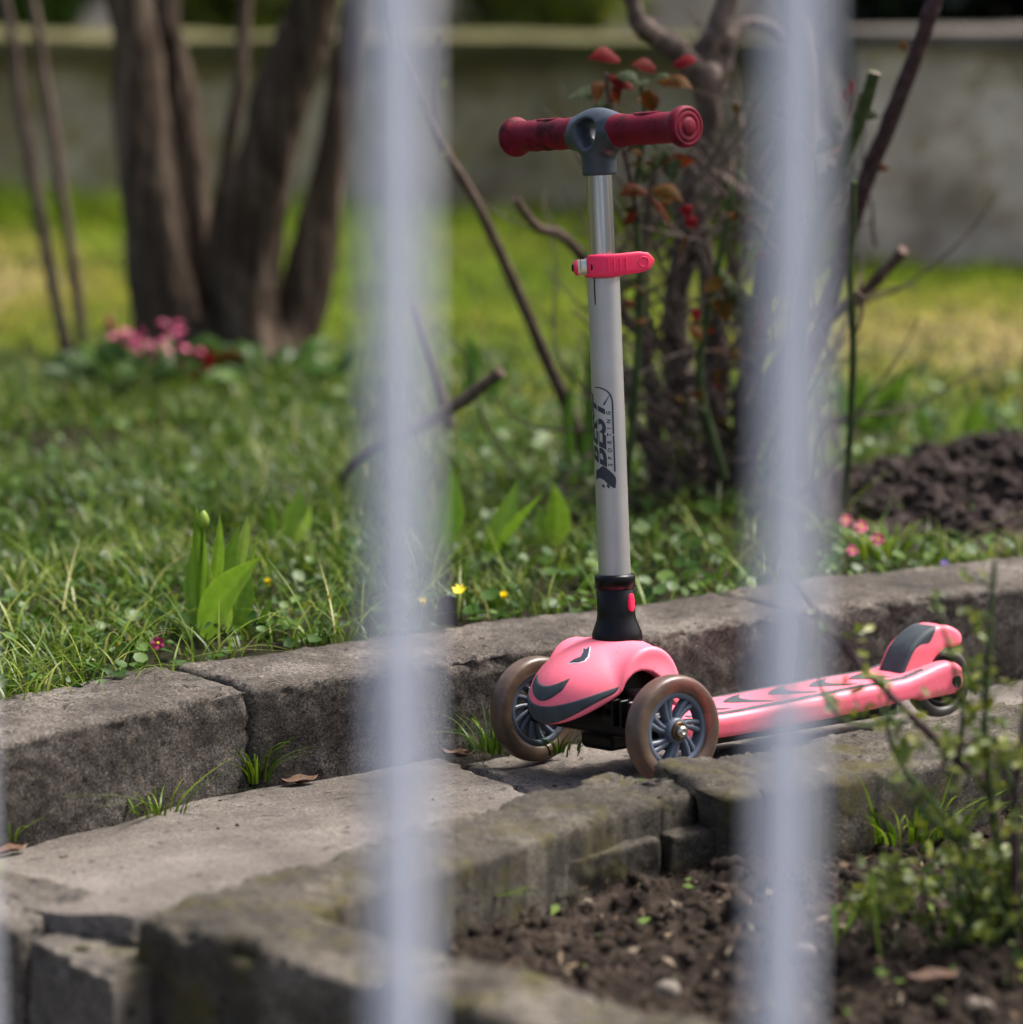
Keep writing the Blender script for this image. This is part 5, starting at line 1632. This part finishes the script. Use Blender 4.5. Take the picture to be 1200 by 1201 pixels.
def sprig(b, d, L, nl):
    d = A(d, float); d /= np.linalg.norm(d)
    m = b + d * L * .5 + r.normal(0, L * .08, 3); e = b + d * L + A((0, 0, L * .2)) + r.normal(0, L * .1, 3)
    ST.add(*limb([b, m, e], .0011, .0006, 7, 5, .1, 1))
    pts = catmull([b, m, e], 12)
    for k in range(nl):
        q = pts[min(11, 3 + int(9 * (k + .5) / nl))]
        P.append(q + r.normal(0, .0035, 3)); N_.append(r.normal(size=3) * .7 + A((0, -.6, .8)))
for i, c in enumerate(SH):
    for k in range([9, 9, 7, 10, 5, 4, 7, 7, 8, 8][i]):
        t = r.integers(8, 36)
        sprig(c[t], r.normal(size=3) * A((1, .7, .7)) + A((0, 0, .5)), r.uniform(.018, .045), r.integers(4, 8))
for k in range(60):                       # low tangle
    b = A((.445 + r.normal(0, .055), 2.97 + r.normal(0, .035), -.01))
    e = b + A((r.normal(0, .035), r.normal(0, .025), r.uniform(.05, .12)))
    ST.add(*limb([b, (b + e) / 2 + r.normal(0, .006, 3), e], .0018, .0009, 8, 5, .1, 2))
    for q in range(3):
        sprig(b + (e - b) * r.uniform(.35, 1), r.normal(size=3) * A((1, .7, .5)) + A((0, 0, .4)), r.uniform(.014, .032), r.integers(3, 6))
P = A(P); N_ = A(N_)
o = leaves_mesh('foliage', P, N_, r.uniform(.0042, .0092, len(P)), np.clip(r.normal(.55, .28, len(P)), 0, 1), MAT['spring_leaf'], 89, aspect=.5, parent=shrub)
rel(o, shrub)
rel(tag(ST.build('twigs', MAT['green_cane'], shrub), kind='stuff'), shrub)
r2 = random.Random(12)
for k in range(12):
    b = A((.40 + r2.gauss(0, .07), 2.98 + r2.gauss(0, .05), -.005))
    leaf_at(shrub, b, (r2.gauss(0, .6), r2.gauss(-.2, .3), 1), r2.uniform(.05, .11), .006, r2.uniform(.2, .7), MAT['tulip'], 'grass_blade', sag=.25)


# hedge and bushes beyond the walls
def leaf_cloud(name, label, cat, c, rad, n, size, mat, seed, base=None, group=None):
    r = np.random.default_rng(seed)
    p = plant(name, (c[0], c[1], base if base is not None else c[2] - rad[2]), label, cat, group)
    q = r.normal(size=(n, 3)); q /= np.linalg.norm(q, axis=1)[:, None]
    rr = (.35 + .65 * r.random(n) ** .5) * (1 + .25 * fbm(q * 2.4, seed, 3))
    P = A(c) + q * rr[:, None] * A(rad)
    o = leaves_mesh('crown', P, q + r.normal(0, .6, (n, 3)), r.uniform(.6, 1.3, n) * size, np.clip(r.normal(.45, .25, n), 0, 1), mat, seed, aspect=.6, pts=6, parent=p)
    rel(o, p)
    mb = MB()
    for k in range(5):
        b = A((c[0] + r.normal(0, rad[0] * .15), c[1], p.location[2]))
        mb.add(*limb([b, b + A((r.normal(0, .1), 0, (c[2] - b[2]) * .6)), A(c) + r.normal(size=3) * A(rad) * .4], .03, .01, 12, 6, .1, k))
    rel(mb.build('trunk', MAT['bark'], p), p)
    return p


leaf_cloud('dark_shrub', 'very dark evergreen shrub above the right wall, nearer the picture edge', 'shrub', (1.55, 8.1, .95), (.55, .4, .55), 5000, .045, MAT['dark_leaf'], 91, -.1)
leaf_cloud('dark_shrub', 'very dark evergreen shrub above the right wall, beside the leaning cane', 'shrub', (.95, 8.0, .95), (.35, .3, .5), 3600, .045, MAT['dark_leaf'], 92, -.1)
leaf_cloud('dark_shrub', 'dark evergreen shrub above the right wall, partly beyond the picture edge', 'shrub', (2.5, 8.2, 1.0), (.6, .4, .6), 4000, .045, MAT['dark_leaf'], 93, -.1)
leaf_cloud('green_shrub', 'green shrub above the low wall at the top left corner', 'shrub', (-1.55, 9.6, .75), (.42, .3, .4), 2600, .045, MAT['cover'], 94, -.1)
leaf_cloud('green_shrub', 'olive shrub above the low wall behind the tree trunks', 'shrub', (-.72, 9.8, .7), (.28, .3, .35), 2000, .045, MAT['spring_leaf'], 95, -.1)
leaf_cloud('green_shrub', 'olive brown shrub above the low wall behind the handlebar', 'shrub', (.10, 10.6, .62), (.30, .3, .32), 900, .04, MAT['spring_leaf'], 96, -.1)

# ------------------------------------------------------------------ fence between the camera and the garden
def fence_paint():
    m, t, b = new_mat('pale blue grey fence paint')
    n = noise_tex(t, 30, 6, .6)
    t.links.new(ramp(t, n, [(.3, (.67, .70, .80)), (.7, (.74, .77, .87))]), b.inputs['Base Color'])
    b.inputs['Roughness'].default_value = .45
    bump(t, b, noise_tex(t, 200, 4), .1, .001)
    return m


MAT['fence'] = fence_paint()
fence = tag(empty('fence', (.03, 1.35, -.2)), 'pale grey metal bar fence, blurred close to the viewer', 'fence')
for bx_ in (-.71, -.55, -.39, -.2295, -.0455, .112, .272, .432, .592, .752):
    V, F_ = sweep([(bx_, 1.35, z) for z in np.linspace(-.10, 1.62, 12)], .0102, .0102, up=(0, 1, 0), seg=16, power=4.)
    rel(mesh_object('bar', V, F_, MAT['fence'], fence), fence)
for z in (.02, 1.50):
    V, F_ = sweep([(-.86, 1.372, z), (0, 1.372, z), (.9, 1.372, z)], .018, .009, up=(0, 1, 0), seg=16, power=5.)
    rel(mesh_object('rail', V, F_, MAT['fence'], fence), fence)
for x in (-.86, .9):
    V, F_ = sweep([(x, 1.385, -.2), (x, 1.385, .7), (x, 1.385, 1.66)], .026, .026, up=(0, 1, 0), seg=16, power=5.)
    rel(mesh_object('post', V, F_, MAT['fence'], fence), fence)
# pebbles on the soil
MAT['pebble'] = plain('pale pebble', (.15, .125, .10), .8, vary=.3, vscale=60, bmp=.3)
for c, s, lab in [((0.138, 2.853, 0.000), .012, 'round pale pebble on the soil at the bottom, left of the right fence bar'), ((0.404, 2.797, 0.000), .016, 'pale stone on the soil at the bottom right corner'),
                  ((0.267, 2.958, 0.000), .011, 'small pale stone on the soil behind the right fence bar')]:
    V, F_ = lathe([(-.8 * s, 0), (-.7 * s, .6 * s), (-.2 * s, s), (.3 * s, .9 * s), (.6 * s, .5 * s), (.7 * s, 0)], (c[0], c[1], c[2] + .004), (.2, .1, 1), 14, cap=False)
    V = A(V); V += (s * .15 * fbm(V * 60, 7, 2))[:, None]
    tag(mesh_object('pebble', V, F_, MAT['pebble']), lab, 'pebble', 'pebbles on the soil')
